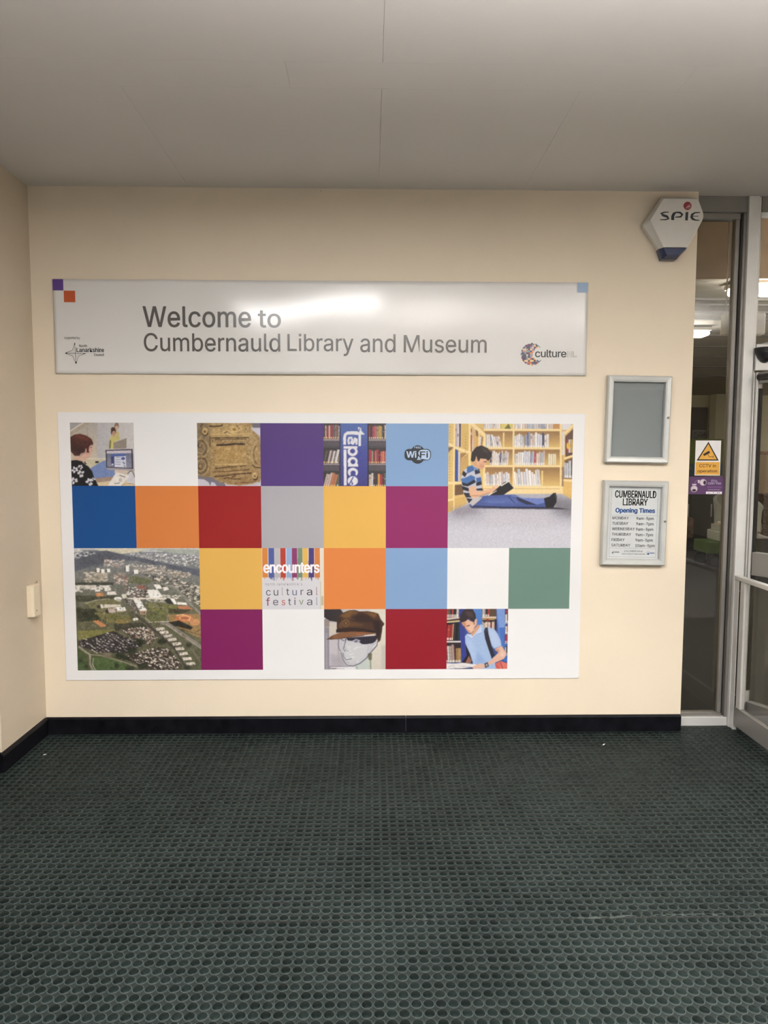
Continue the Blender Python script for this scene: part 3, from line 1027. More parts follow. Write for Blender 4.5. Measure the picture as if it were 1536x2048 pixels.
for (x0, x1, y0, y1) in ((350, 450, 420, 1040), (1140, 1260, 420, 1000), (430, 1150, 410, 500), (440, 1200, 1000, 1150), (700, 1260, 40, 260)):
    for _ in range(int((x1 - x0) * (y1 - y0) / 2400)):
        x, y = gs.uniform(x0, x1), gs.uniform(y0, y1)
        P.line([(x, y), (x + gs.uniform(-30, 30), y + gs.uniform(-26, 26))], gs.uniform(7, 15), D if gs.random() < .55 else Lc, .75)
for cx, cy, r in ((200, 220, 66), (1365, 1250, 60)):
    P.ell(cx + 10, cy + 30, r * 1.05, r * 1.4, (78, 58, 36)); P.ell(cx, cy, r, r * 1.35, (190, 162, 112)); P.ell(cx, cy + 15, r * .4, r * .5, (110, 84, 52)); P.ell(cx - 5, cy - 40, r * .4, r * .3, (212, 186, 136))
P.ell(860, 185, 110, 88, (206, 176, 116)); P.ell(880, 180, 40, 34, (150, 116, 66)); P.line([(650, 230), (710, 190), (790, 260)], 26, (210, 180, 124)); P.line([(650, 270), (720, 230), (800, 285)], 14, D)
for cx, cy, r, f in ((100, 620, 190, 1), (110, 1020, 200, 1), (1450, 760, 160, 1)):
    for k in range(3):
        rr = r - k * 46
        P.line([(cx + rr * .95 * math.cos(t), cy + rr * 1.15 * math.sin(t)) for t in np.linspace(-2.4, 2.4, 20)] if cx < 700 else
               [(cx - rr * math.cos(t), cy + rr * 2.0 * math.sin(t)) for t in np.linspace(-1.4, 1.4, 20)], 16, (84, 64, 42) if k % 2 else (196, 166, 116), .85)
P.line([(1300, 1000), (1380, 1060), (1500, 1075)], 24, (66, 48, 32))
P.ell(80, 560, 60, 60, (88, 72, 54)); P.ell(90, 550, 30, 40, (150, 126, 96)); P.ell(90, 1050, 56, 70, (100, 80, 56)); P.ell(96, 1040, 34, 46, (168, 140, 100))
for k in range(14):                       # worn carved letters
    x = 560 + (k % 7) * 80; y = 640 if k < 7 else 880
    P.line([(x, y), (x + gs.uniform(-26, 26), y + 70)], 9, (132, 100, 58), .8)
    P.line([(x, y + gs.uniform(0, 60)), (x + 40, y + gs.uniform(0, 60))], 8, (140, 106, 62), .7)
P.line([(640, 1330), (720, 1300), (860, 1330), (1030, 1330)], 24, (84, 58, 34)); P.line([(820, 1300), (920, 1240)], 18, D); P.line([(900, 1440), (1400, 1390)], 20, (120, 80, 50))
P.noise(13, 16, 5, stone).noise(9, 50, 6, stone)
photo('printed_photo', P, 2, 0, 1, 1, 'printed photo of a carved sandstone plaque')

# --- book shelves with the blue banner
P = Picture(150, (20, 30), (1520, 30), (25, 1525), (1520, 1525), (72, 68, 72))
BK = [(150, 60, 60), (60, 60, 66), (196, 176, 168), (110, 100, 104), (186, 118, 84), (92, 96, 84), (212, 206, 206), (70, 54, 58), (124, 110, 96)]
BR = [(170, 52, 66), (150, 44, 58), (206, 150, 70), (110, 96, 92), (196, 90, 100), (150, 150, 120), (70, 58, 60)]
for (a, b, cols, l, sd) in ((25, 410, BK, 0, 1), (1105, 1520, BK + BR, 0, 2)):
    for (t, bo, s2, lean) in ((75, 400, 1, 0), (660, 975, 2, .22 if a < 500 else 0), (1210, 1525, 3, .26 if a < 500 else 0)):
        P.rect(a, t - 45, b, bo, (58, 52, 54))
        P.books(a, b, t + 10, bo, 44, (BR if (a > 500 and s2 == 2) else cols), sd * 10 + s2, lean, 22)
        gg = random.Random(sd * 7 + s2)
        x = a + 10
        while x < b - 20:
            P.rect(x, bo - 40, x + 26, bo - 4, (236, 196, 130) if gg.random() < .7 else (226, 216, 204))
            x += gg.uniform(44, 62)
    for yy in (408, 985):
        P.rect(a, yy, b, yy + 34, (150, 138, 138)); P.rect(a, yy + 34, b, yy + 160, (84, 78, 84)); P.rect(a, yy, b, yy + 9, (184, 174, 170))
P.rect(410, 20, 440, 1536, (46, 44, 60)); P.rect(1070, 20, 1105, 1536, (40, 38, 46))
P.grad([(436, 25), (1075, 25), (1075, 1536), (436, 1536)], (78, 104, 168), (66, 62, 128))
P.soft([(700, 600), (1040, 600), (1040, 1250), (800, 1250)], (62, 62, 150), .5, 90)
Wt = (228, 226, 230)
BL = (70, 76, 144)
# the distressed letters, running downwards: t s p a c e
P.line([(535, 540), (530, 380), (545, 300), (600, 262), (830, 258)], [66, 66, 70, 76, 82], Wt)
P.poly([(840, 300), (905, 180), (1015, 300)], Wt); P.poly([(845, 130), (862, 118), (930, 150), (925, 200), (860, 190)], Wt); P.ell(888, 168, 16, 14, BL)
P.poly([(858, 300), (920, 300), (922, 568), (862, 572)], Wt); P.line([(780, 262), (860, 270)], 80, Wt)
P.line([(638, 530), (618, 440), (640, 375), (690, 372), (712, 420), (690, 500), (720, 520), (760, 470), (780, 380), (815, 400), (815, 540)], [50, 52, 54, 56, 56, 56, 60, 56, 58, 50, 46], Wt)
P.poly([(505, 572), (835, 575), (838, 630), (505, 632)], Wt)
P.ell(722, 700, 122, 108, Wt); P.ell(722, 690, 60, 56, BL)
P.ell(722, 930, 120, 106, Wt); P.ell(730, 940, 58, 56, BL); P.poly([(612, 990), (850, 985), (856, 1056), (612, 1056)], Wt); P.ell(730, 940, 58, 56, BL)
P.ell(728, 1190, 122, 108, Wt); P.ell(735, 1205, 60, 56, BL); P.poly([(690, 1215), (780, 1215), (820, 1310), (650, 1310)], BL)
P.ell(725, 1395, 124, 112, Wt); P.poly([(600, 1380), (700, 1290), (735, 1400), (690, 1500), (640, 1480)], Wt); P.line([(640, 1480), (740, 1300)], 24, BL); P.poly([(690, 1360), (740, 1480), (700, 1490)], BL)
P.poly([(508, 655), (575, 655), (582, 1500), (512, 1508)], Wt)
gs = random.Random(2)
for _ in range(60):
    x, y = gs.uniform(510, 860), gs.uniform(230, 1500)
    P.line([(x, y), (x + gs.uniform(-8, 8), y + gs.uniform(20, 90))], gs.uniform(2, 5), (120, 122, 168), .5)
P.noise(5, 14, 9)
photo('printed_photo', P, 4, 0, 1, 1, 'printed photo of book shelves with a blue lettered banner')

# --- boy reading on the floor
P = Picture(280, (12, 10), (1530, 10), (10, 1488), (1490, 1488), (196, 194, 202))
WD, WL, WDk = (222, 188, 118), (240, 216, 158), (150, 116, 78)
P.rect(0, 0, 1536, 850, (214, 178, 110))
PALE = [(230, 226, 228), (214, 214, 224), (196, 200, 214), (236, 226, 218), (206, 190, 192), (176, 182, 196), (244, 242, 242), (150, 156, 180), (222, 204, 190)]
PB = PALE + [(90, 104, 150), (70, 76, 110), (120, 130, 160)]
# back shelves
P.rect(440, 0, 1400, 790, (200, 160, 98))
for y0, y1 in ((100, 300), (320, 505), (525, 745)):
    P.grad([(455, y0), (795, y0), (795, y1), (455, y1)], (150, 112, 72), (216, 178, 108)); P.grad([(808, y0), (1365, y0), (1365, y1), (808, y1)], (146, 110, 70), (222, 186, 116))
P.books(440, 640, -20, 70, 26, PALE, 1, 0, 6); P.rect(650, 5, 785, 75, (214, 196, 110)); P.poly([(690, 70), (740, 10), (770, 70)], (110, 104, 60))
P.books(815, 1280, -20, 70, 24, PALE, 2, 0, 6); P.rect(1280, 0, 1365, 70, (190, 140, 88))
P.books(460, 560, 135, 292, 22, PALE, 3, -.05, 14, 24); P.books(560, 660, 150, 292, 26, PB, 4, -.22, 14, 22); P.rect(672, 115, 690, 292, (232, 208, 150))
P.books(785, 925, 140, 290, 22, PALE, 5, 0, 18, 26); P.books(935, 1230, 130, 290, 24, PB, 6, 0, 20, 26)
P.books(515, 740, 345, 500, 22, PB, 7, .06, 18, 30); P.books(812, 1180, 345, 500, 23, PALE + [(196, 70, 80)], 8, .03, 20, 30); P.books(1220, 1318, 365, 495, 24, [(238, 226, 196), (228, 214, 184)], 9, 0, 3)
P.books(455, 760, 600, 742, 24, PALE, 10, -.05, 30, 26); P.books(815, 1130, 570, 748, 26, PALE[:4] + [(246, 244, 246)] * 3, 11, -.08, 34, 26); P.rect(1138, 565, 1158, 745, (236, 208, 146))
for yy in (72, 288, 498):
    P.rect(440, yy, 1380, yy + 24, WL); P.rect(440, yy + 24, 1380, yy + 34, (168, 128, 82))
P.rect(440, 745, 1400, 775, WL); P.rect(440, 775, 1400, 845, (240, 214, 158)); P.line([(440, 778), (1400, 778)], 6, (190, 150, 96))
P.rect(790, 0, 812, 845, WL); P.rect(1362, 0, 1388, 800, WL)
P.rect(1390, 0, 1500, 80, (224, 220, 224)); P.rect(1392, 100, 1440, 380, (216, 214, 220)); P.rect(1385, 520, 1430, 750, (150, 120, 100))
# right hand shelves
P.poly([(1420, 120), (1536, 0), (1536, 930), (1480, 900), (1400, 850), (1420, 420)], (222, 182, 110))
P.poly([(1428, 160), (1536, 60), (1536, 370), (1430, 400)], (96, 70, 56)); P.books(1440, 1520, 190, 350, 26, [(60, 52, 56), (214, 170, 80), (150, 60, 52), (206, 206, 214)], 12, 0, 20); P.ell(1465, 270, 24, 40, (222, 176, 70))
P.poly([(1420, 440), (1536, 400), (1536, 660), (1410, 660)], (120, 92, 66)); P.books(1415, 1510, 460, 650, 26, [(70, 74, 84), (196, 200, 206), (60, 60, 64), (220, 220, 224)], 13, 0, 15, 30)
P.line([(1415, 420), (1536, 380)], 22, WL); P.line([(1405, 675), (1536, 685)], 24, WL); P.line([(1425, 125), (1536, 15)], 26, WL)
# left hand shelves
P.poly([(0, 0), (470, 150), (440, 760), (230, 900), (90, 1030), (0, 1080)], WD)
P.poly([(0, 290), (78, 285), (78, 290), (15, 350)], (130, 98, 66)); P.poly([(95, 370), (250, 350), (170, 420), (160, 700), (95, 690)], (160, 120, 76)); P.poly([(95, 735), (200, 725), (195, 850), (95, 858)], (112, 84, 60))
P.rect(98, 0, 168, 285, (200, 170, 150)); P.books(98, 168, 0, 285, 24, [(96, 80, 110), (190, 176, 190), (60, 52, 74), (216, 206, 206)], 14, 0, 4)
P.books(95, 160, 335, 690, 26, [(66, 84, 150), (228, 226, 230), (216, 210, 206), (240, 240, 240)], 15, 0, 24)
P.grad([(175, 0), (265, 0), (255, 340), (178, 290)], (216, 182, 108), (206, 170, 100)); P.grad([(165, 430), (255, 360), (255, 520), (165, 660)], (190, 152, 92), (214, 176, 106))
P.books(275, 340, 70, 340, 26, [(232, 226, 226), (214, 190, 176), (240, 236, 236), (150, 70, 62)], 16, 0, 10); P.poly([(300, 60), (380, 120), (380, 300), (310, 330)], (206, 160, 90), .75)
P.poly([(340, 60), (385, 110), (375, 170), (345, 150)], (120, 76, 52), .8); P.poly([(385, 150), (440, 170), (415, 290), (390, 280)], (150, 104, 66), .8); P.poly([(385, 160), (412, 165), (405, 270), (385, 260)], (224, 214, 208))
P.line([(280, 0), (455, 150)], 40, WL); P.line([(270, 0), (270, 500)], 26, WL); P.line([(85, 0), (82, 1040)], 20, WL); P.line([(448, 140), (445, 770)], 28, WL); P.line([(380, 100), (380, 280)], 14, WL)
P.line([(85, 290), (255, 350)], 30, WL); P.line([(0, 245), (85, 280)], 30, WL); P.line([(0, 712), (88, 708), (200, 705)], 26, WL); P.line([(90, 870), (235, 850)], 20, (226, 190, 124)); P.line([(0, 920), (80, 900)], 22, WL)
P.poly([(90, 900), (235, 870), (240, 960), (95, 1030)], (214, 176, 106)); P.poly([(0, 940), (78, 920), (75, 1050), (0, 1060)], (206, 168, 100))
for k in range(9):
    P.ell(32, 50 + k * 36 + (90 if k > 5 else 0), 5, 5, (150, 112, 66)); P.ell(221, 130 + k * 34, 5, 5, (150, 112, 66)); P.ell(32, 410 + k * 34, 5, 5, (150, 112, 66))
# carpet
P.poly([(90, 1030), (270, 960), (440, 840), (1390, 838), (1536, 930), (1536, 1500), (0, 1500), (0, 1068)], (176, 174, 184))
P.soft([(0, 1180), (1536, 1180), (1536, 1500), (0, 1500)], (208, 207, 216), .9, 70)
P.soft([(500, 1020), (1200, 1020), (1300, 1200), (400, 1200)], (206, 202, 208), .7, 60)
P.soft([(1250, 860), (1536, 920), (1536, 1130), (1280, 1040)], (112, 108, 116), .75, 45)
P.soft([(60, 1010), (330, 980), (420, 1050), (100, 1110)], (132, 126, 134), .7, 40)
P.noise(8, 6, 21, [(0, 1040), (440, 845), (1390, 845), (1536, 930), (1536, 1500), (0, 1500)])
# legs
JN, JD, JLt = (72, 88, 146), (36, 42, 78), (124, 142, 196)
P.poly([(270, 985), (1180, 990), (1320, 1000), (1500, 1022), (1100, 1020), (300, 1010)], (44, 42, 54), .85)
P.poly([(265, 970), (400, 870), (560, 850), (820, 850), (960, 900), (1180, 890), (1185, 1000), (700, 1005), (300, 1000)], JN)
P.soft([(440, 900), (800, 880), (900, 950), (500, 960)], (96, 116, 178), .7, 24)
P.poly([(830, 880), (1170, 895), (1175, 945), (1080, 965)], (110, 128, 190)); P.poly([(830, 870), (960, 920), (1085, 968), (960, 965), (860, 920)], (40, 44, 70))
P.line([(310, 985), (700, 1000), (1180, 1000)], 16, JD); P.line([(420, 930), (700, 940)], 5, JLt, .7); P.line([(740, 870), (820, 950)], 12, JD, .6); P.line([(780, 860), (850, 870), (940, 890)], 10, (150, 168, 214), .7)
P.poly([(1172, 890), (1240, 870), (1280, 830), (1312, 825), (1325, 880), (1320, 940), (1280, 1000), (1190, 1005)], (28, 27, 32)); P.line([(1300, 840), (1322, 900)], 10, (70, 68, 74))
# torso
P.poly([(165, 660), (200, 560), (290, 495), (370, 540), (410, 640), (420, 790), (440, 800), (330, 880), (260, 950), (215, 850), (180, 740)], (196, 196, 208))
for pts, c in (([(240, 520), (310, 500), (330, 560), (240, 600)], (66, 104, 160)), ([(195, 565), (240, 600), (215, 640), (180, 610)], (34, 34, 46)), ([(330, 560), (385, 540), (400, 590), (340, 610)], (40, 44, 62)),
               ([(165, 660), (215, 650), (290, 615), (340, 640), (330, 690), (240, 720), (180, 700)], (74, 112, 170)), ([(175, 700), (240, 720), (330, 670), (350, 700), (250, 750), (190, 740)], (30, 30, 42)),
               ([(350, 650), (410, 640), (415, 690), (355, 710)], (70, 106, 164)), ([(350, 710), (415, 690), (418, 730), (355, 745)], (34, 34, 46)), ([(180, 745), (260, 770), (265, 810), (190, 790)], (32, 34, 46)),
               ([(195, 825), (270, 830), (300, 880), (230, 880)], (40, 42, 54)), ([(350, 780), (420, 770), (440, 800), (350, 800)], (44, 48, 62)), ([(235, 890), (310, 900), (265, 950)], (34, 34, 44)), ([(290, 500), (370, 545), (385, 570), (330, 545)], (92, 132, 190))):
    P.poly(pts, c)
P.poly([(275, 950), (330, 890), (430, 870), (400, 910), (310, 985)], (196, 188, 186))
# arm, face, book
P.poly([(300, 470), (370, 450), (390, 540), (345, 530)], (214, 164, 128))
P.poly([(262, 760), (345, 745), (360, 810), (500, 790), (540, 770), (560, 740), (640, 755), (655, 775), (600, 800), (520, 830), (400, 870), (310, 890), (275, 860)], (226, 178, 142))
P.line([(560, 750), (650, 772)], 14, (238, 196, 164)); P.line([(290, 860), (400, 862), (520, 822)], 12, (184, 130, 100), .7)
P.poly([(510, 855), (690, 700), (740, 688), (805, 770), (680, 850)], (30, 27, 30)); P.line([(650, 745), (740, 690)], 16, (232, 226, 222)); P.line([(740, 690), (805, 768)], 7, (190, 184, 180)); P.line([(500, 860), (600, 800)], 10, (220, 210, 200))
P.poly([(350, 400), (460, 380), (500, 450), (455, 495), (445, 520), (440, 540), (395, 545), (365, 510)], (226, 176, 142)); P.soft([(380, 490), (440, 480), (430, 545), (390, 545)], (196, 138, 106), .6, 14)
P.line([(440, 460), (480, 458)], 8, (60, 42, 38)); P.line([(425, 515), (448, 512)], 7, (170, 98, 86)); P.ell(355, 415, 22, 34, (220, 166, 132))
P.poly([(285, 440), (295, 350), (350, 285), (420, 268), (490, 300), (535, 360), (525, 420), (490, 450), (470, 425), (400, 420), (385, 455), (370, 450), (350, 385), (335, 450), (300, 462)], (46, 36, 34))
P.soft([(400, 280), (490, 310), (520, 380), (440, 340)], (86, 70, 62), .6, 16)
P.noise(4, 8, 22)
photo('printed_photo', P, 6, 0, 2, 2, 'large printed photo of a boy reading on a library floor')

# --- aerial view of the town
P = Picture(280, (5, 10), (1503, 10), (52, 1455), (1535, 1445), (96, 92, 70))
g1, g2 = (84, 92, 60), (112, 112, 66)
P.grad([(0, 0), (1536, 0), (1536, 700), (0, 700)], (120, 124, 132), (98, 96, 76))
P.grad([(0, 700), (1536, 700), (1536, 1471), (0, 1471)], (98, 94, 66), (84, 84, 58))
P.poly([(0, 10), (1536, 10), (1536, 40), (900, 60), (400, 30), (0, 40)], (176, 178, 178))
P.poly([(250, 20), (900, 20), (760, 60), (560, 78), (300, 40)], (196, 188, 160)); P.poly([(900, 20), (1536, 30), (1536, 90), (1200, 75)], (150, 156, 144))
P.poly([(0, 70), (400, 40), (640, 100), (840, 130), (1100, 190), (1536, 270), (1536, 350), (1100, 240), (760, 160), (500, 150), (240, 210), (0, 290)], (84, 88, 100))
P.soft([(150, 60), (560, 80), (430, 200), (180, 240), (0, 200)], (78, 82, 92), .9, 30)
for reg, n, w, h, cols, sd in (
    ([(0, 20), (120, 40), (260, 70), (60, 130), (0, 130)], 60, 26, 9, [(210, 208, 210), (176, 172, 168)], 1),
    ([(620, 60), (1536, 90), (1536, 240), (1000, 170), (760, 110)], 330, 18, 7, [(206, 204, 206), (160, 150, 146), (184, 176, 168), (226, 222, 220)], 2),
    ([(360, 140), (620, 150), (600, 240), (360, 220)], 90, 24, 8, [(186, 168, 156), (206, 196, 188), (150, 120, 104)], 3),
    ([(640, 190), (1100, 220), (1140, 330), (800, 300)], 220, 20, 8, [(206, 192, 176), (176, 150, 128), (226, 214, 200), (120, 108, 96)], 4),
    ([(1120, 260), (1400, 300), (1400, 360), (1180, 350)], 130, 20, 8, [(206, 190, 170), (180, 156, 132), (110, 100, 90)], 5),
    ([(120, 290), (400, 300), (420, 400), (120, 410)], 90, 34, 14, [(196, 182, 162), (176, 162, 140), (150, 136, 116)], 6),
    ([(20, 440), (430, 440), (420, 510), (20, 520)], 45, 62, 22, [(206, 200, 190), (186, 178, 164), (220, 214, 206)], 7),
    ([(480, 300), (680, 300), (640, 440), (500, 430)], 90, 22, 12, [(176, 150, 132), (150, 90, 76), (210, 190, 176), (120, 100, 86)], 8),
    ([(840, 320), (1200, 360), (1500, 460), (1536, 700), (1360, 600), (1240, 480), (1000, 400)], 260, 40, 10, [(220, 208, 190), (196, 180, 160), (74, 70, 64), (60, 58, 54)], 9),
    ([(600, 460), (880, 470), (900, 620), (640, 600)], 150, 26, 12, [(196, 190, 184), (84, 78, 72), (224, 218, 210), (150, 104, 88), (66, 62, 60)], 10),
    ([(880, 560), (1300, 560), (1180, 640), (900, 640)], 110, 30, 10, [(214, 206, 190), (110, 104, 84), (180, 170, 150)], 11)):
    P.scatter(reg, n, w, h, cols, .05, .25, sd)
P.poly([(0, 560), (560, 570), (520, 620), (40, 640)], (66, 68, 50)); P.poly([(0, 410), (480, 410), (470, 445), (0, 440)], (62, 64, 54))
P.poly([(680, 330), (960, 380), (900, 430), (640, 420)], (96, 98, 66)); P.poly([(960, 400), (1200, 470), (1100, 500), (960, 440)], (78, 80, 60))
# fields and trees
P.poly([(130, 640), (420, 600), (560, 620), (600, 760), (420, 800), (240, 740)], (116, 112, 72))
P.poly([(880, 650), (1240, 680), (1230, 760), (1100, 800), (900, 740)], (116, 116, 60)); P.poly([(860, 780), (1130, 790), (1120, 880), (900, 880)], (104, 104, 56)); P.ell(990, 820, 120, 44, (96, 98, 54))
P.poly([(40, 720), (260, 720), (330, 860), (60, 870)], (54, 58, 38)); P.soft([(40, 700), (300, 740), (300, 830), (60, 850)], (48, 50, 34), .8, 18)
P.poly([(40, 980), (520, 960), (440, 1060), (60, 1080)], (120, 116, 56)); P.poly([(240, 760), (700, 800), (640, 900), (420, 890)], (112, 106, 58)); P.poly([(520, 850), (700, 850), (620, 900), (500, 890)], (146, 120, 60))
P.poly([(480, 900), (820, 880), (960, 1000), (700, 960), (500, 980)], (60, 58, 42)); P.poly([(1140, 720), (1420, 730), (1300, 780), (1130, 770)], (66, 62, 42))
P.poly([(1130, 790), (1536, 780), (1536, 1080), (1280, 960), (1150, 880)], (150, 116, 66))
P.ell(1320, 830, 110, 50, (190, 106, 60)); P.ell(1330, 830, 76, 32, (206, 140, 84)); P.ell(1330, 830, 50, 18, (176, 88, 52)); P.ell(1450, 880, 60, 40, (196, 130, 76)); P.line([(1230, 800), (1300, 790), (1400, 820), (1380, 870)], 12, (222, 170, 110))
P.poly([(1140, 880), (1260, 860), (1430, 940), (1400, 970), (1200, 920)], (44, 40, 32)); P.line([(1280, 960), (1536, 1040)], 10, (90, 74, 50)); P.line([(1450, 1000), (1536, 960)], 8, (80, 64, 44))
P.poly([(1240, 690), (1360, 690), (1440, 730), (1260, 725)], (190, 112, 70))
P.poly([(230, 860), (300, 852), (400, 922), (330, 935)], (200, 124, 70)); P.poly([(262, 535), (350, 530), (370, 570), (280, 578)], (196, 124, 70))
# large roofs
WR = (232, 226, 218)
P.poly([(710, 605), (790, 605), (880, 740), (790, 745)], WR); P.poly([(700, 620), (712, 608), (790, 745), (770, 760)], (90, 82, 74)); P.poly([(790, 745), (880, 740), (860, 790), (800, 790)], (176, 136, 110))
P.poly([(875, 498), (1000, 492), (1070, 580), (920, 600)], WR); P.poly([(958, 435), (1030, 435), (1060, 485), (990, 488)], WR); P.poly([(1060, 470), (1120, 460), (1140, 495), (1080, 510)], (224, 216, 206))
P.poly([(1155, 598), (1200, 600), (1240, 665), (1200, 670)], WR); P.poly([(1240, 640), (1350, 650), (1360, 678), (1240, 672)], (230, 222, 210)); P.poly([(1080, 610), (1150, 600), (1200, 665), (1120, 660)], (50, 46, 42))
P.poly([(320, 668), (560, 668), (575, 690), (330, 715)], (206, 196, 178)); P.poly([(410, 715), (510, 700), (615, 700), (635, 745), (420, 772)], (190, 170, 154)); P.poly([(508, 700), (612, 700), (628, 735), (520, 738)], (238, 234, 232)); P.poly([(275, 690), (320, 668), (330, 715), (300, 720)], (60, 52, 46)); P.poly([(375, 740), (410, 715), (425, 772), (390, 770)], (56, 48, 44))
P.poly([(405, 520), (500, 515), (520, 555), (400, 555)], (222, 214, 204)); P.ell(530, 600, 46, 22, (224, 220, 216)); P.poly([(510, 605), (560, 605), (570, 635), (520, 632)], (176, 166, 150))
P.poly([(705, 835), (760, 825), (780, 850), (720, 865)], WR); P.poly([(760, 445), (850, 450), (850, 485), (760, 490)], (140, 76, 62)); P.poly([(620, 590), (1110, 590), (1110, 612), (620, 606)], (216, 206, 190)); P.poly([(570, 550), (630, 545), (640, 595), (590, 600)], (206, 204, 182))
for x, y, w, h in ((278, 245, 36, 48), (332, 258, 40, 42), (400, 252, 38, 40), (625, 212, 40, 74), (722, 262, 52, 50)):
    P.rect(x, y, x + w, y + h, (230, 222, 214)); P.rect(x - 14, y + h * .4, x, y + h, (70, 66, 66))
# roads
for pts, w, c in (([(620, 600), (760, 800), (940, 950), (1200, 1180), (1370, 1460)], 26, (66, 60, 54)), ([(640, 600), (760, 780)], 20, (120, 112, 104)),
                  ([(1030, 880), (1120, 900), (1300, 1020), (1536, 1180)], 44, (128, 118, 106)), ([(1130, 870), (1100, 720), (960, 690), (920, 640)], 18, (112, 106, 90)), ([(1300, 1020), (1536, 1380)], 24, (104, 92, 74)),
                  ([(1040, 420), (1240, 490), (1330, 600), (1536, 800)], 26, (128, 124, 114)), ([(780, 310), (960, 400), (1040, 440)], 12, (120, 114, 104)), ([(900, 880), (1140, 870)], 12, (176, 164, 144)), ([(870, 790), (860, 830), (920, 880)], 12, (150, 140, 118)),
                  ([(480, 270), (640, 330), (680, 400)], 12, (120, 116, 110)), ([(1060, 240), (1180, 370), (1300, 400)], 10, (130, 124, 116)), ([(140, 660), (260, 620), (430, 600)], 12, (150, 142, 124)), ([(1200, 440), (1536, 560)], 8, (110, 104, 96))):
    P.line(pts, w, c)
P.line([(1100, 900), (1300, 1040), (1536, 1200)], 4, (190, 182, 170))
P.scatter([(690, 620), (780, 760), (720, 780), (640, 640)], 60, 12, 6, [(206, 200, 196), (110, 80, 76), (80, 76, 78)], .9, .2, 31)
# housing in the foreground
P.poly([(60, 1100), (480, 980), (820, 1160), (640, 1250), (300, 1230), (60, 1160)], (56, 50, 48))
for k in range(15):
    x, y = 90 + k * 46, 1110 - k * 8 + (0 if k < 9 else (k - 9) * 12)
    for s in range(8):
        if x + s * 26 < 840 - k * 3:
            P.poly([(x + s * 26, y + s * 17), (x + s * 26 + 22, y + s * 17 + 12), (x + s * 26 + 15, y + s * 17 + 20), (x + s * 26 - 7, y + s * 17 + 8)], random.Random(k * 9 + s).choice([(36, 34, 40), (50, 46, 50), (176, 166, 158), (120, 110, 104), (206, 200, 194)]))
P.scatter([(70, 1090), (480, 985), (800, 1150), (620, 1240), (300, 1225), (70, 1150)], 130, 20, 7, [(214, 208, 202), (150, 140, 132), (34, 32, 38), (28, 26, 32)], .55, .15, 41)
P.poly([(540, 960), (900, 930), (1010, 1060), (900, 1150), (760, 1100)], (74, 64, 54)); P.scatter([(560, 960), (900, 935), (1000, 1060), (900, 1140), (780, 1080)], 200, 20, 9, [(206, 190, 172), (150, 120, 98), (60, 50, 42), (176, 150, 128), (230, 222, 212)], .5, .3, 42)
P.poly([(560, 1290), (1000, 1170), (1140, 1190), (1300, 1400), (1200, 1471), (900, 1440)], (64, 56, 46)); P.scatter([(580, 1290), (1000, 1175), (1140, 1200), (1290, 1400), (1180, 1460), (900, 1420)], 330, 24, 9, [(210, 194, 176), (160, 136, 116), (54, 44, 36), (46, 38, 32), (230, 220, 208)], .45, .3, 43)
for k in range(10):
    x, y = 990 + k * 47, 945 + k * 42
    if k in (4, 5):
        x, y = x + 10, y + 10
    if k == 5:
        continue
    x, y = (x, y) if k < 5 else (1180 + (k - 5) * 44, 1120 + (k - 5) * 60)
    P.poly([(x - 10, y), (x + 92, y - 8), (x + 106, y + 24), (x + 4, y + 34)], (196, 186, 168)); P.poly([(x + 4, y + 34), (x + 106, y + 24), (x + 108, y + 42), (x + 6, y + 50)], (92, 80, 68)); P.scatter([(x, y), (x + 95, y), (x + 100, y + 26), (x + 4, y + 30)], 12, 12, 8, [(120, 108, 94), (216, 208, 194)], 0, .2, 50 + k)
P.scatter([(60, 300), (1500, 340), (1500, 760), (1100, 900), (60, 960)], 420, 13, 6, [(206, 196, 180), (66, 64, 48), (58, 60, 44), (150, 140, 118), (176, 160, 140)], .1, .5, 77, .7)
P.scatter([(120, 640), (1200, 640), (1000, 900), (300, 900)], 160, 22, 12, [(52, 56, 36), (64, 66, 42), (84, 84, 52)], 0, .6, 78, .6)
# near green corner
P.poly([(50, 1170), (150, 1190), (200, 1240), (480, 1280), (760, 1400), (700, 1471), (50, 1471)], (74, 84, 46))
P.poly([(250, 1290), (480, 1300), (640, 1390), (600, 1471), (240, 1471), (235, 1340)], (74, 94, 48)); P.poly([(50, 1240), (110, 1280), (180, 1440), (50, 1440)], (66, 86, 48))
P.line([(60, 1160), (150, 1230), (200, 1260), (200, 1380), (250, 1471)], 26, (134, 124, 110)); P.line([(200, 1260), (330, 1270), (600, 1350), (860, 1440)], 18, (128, 118, 98)); P.line([(240, 1300), (230, 1380), (270, 1450)], 6, (196, 188, 176)); P.poly([(330, 1240), (460, 1240), (450, 1310), (380, 1290)], (110, 100, 78))
for x, y, r in ((560, 1270, 60), (700, 1220, 60), (800, 1110, 60), (520, 1390, 34), (680, 1430, 46), (90, 1330, 26), (150, 1400, 22), (820, 1400, 56), (620, 1300, 40), (1060, 1110, 50), (1360, 1420, 40), (1380, 1150, 36), (450, 1420, 18)):
    P.ell(x, y, r, r * .7, (40, 44, 30), 0, .85, 8)
_g = P.a.mean(2, keepdims=True)
P.a = (_g + (P.a - _g) * 0.78) * 1.10 + 6
P.noise(9, 9, 51).noise(6, 30, 52)
photo('printed_photo', P, 0, 2, 2, 2, 'large printed aerial photo of a town with fields and white roofs')

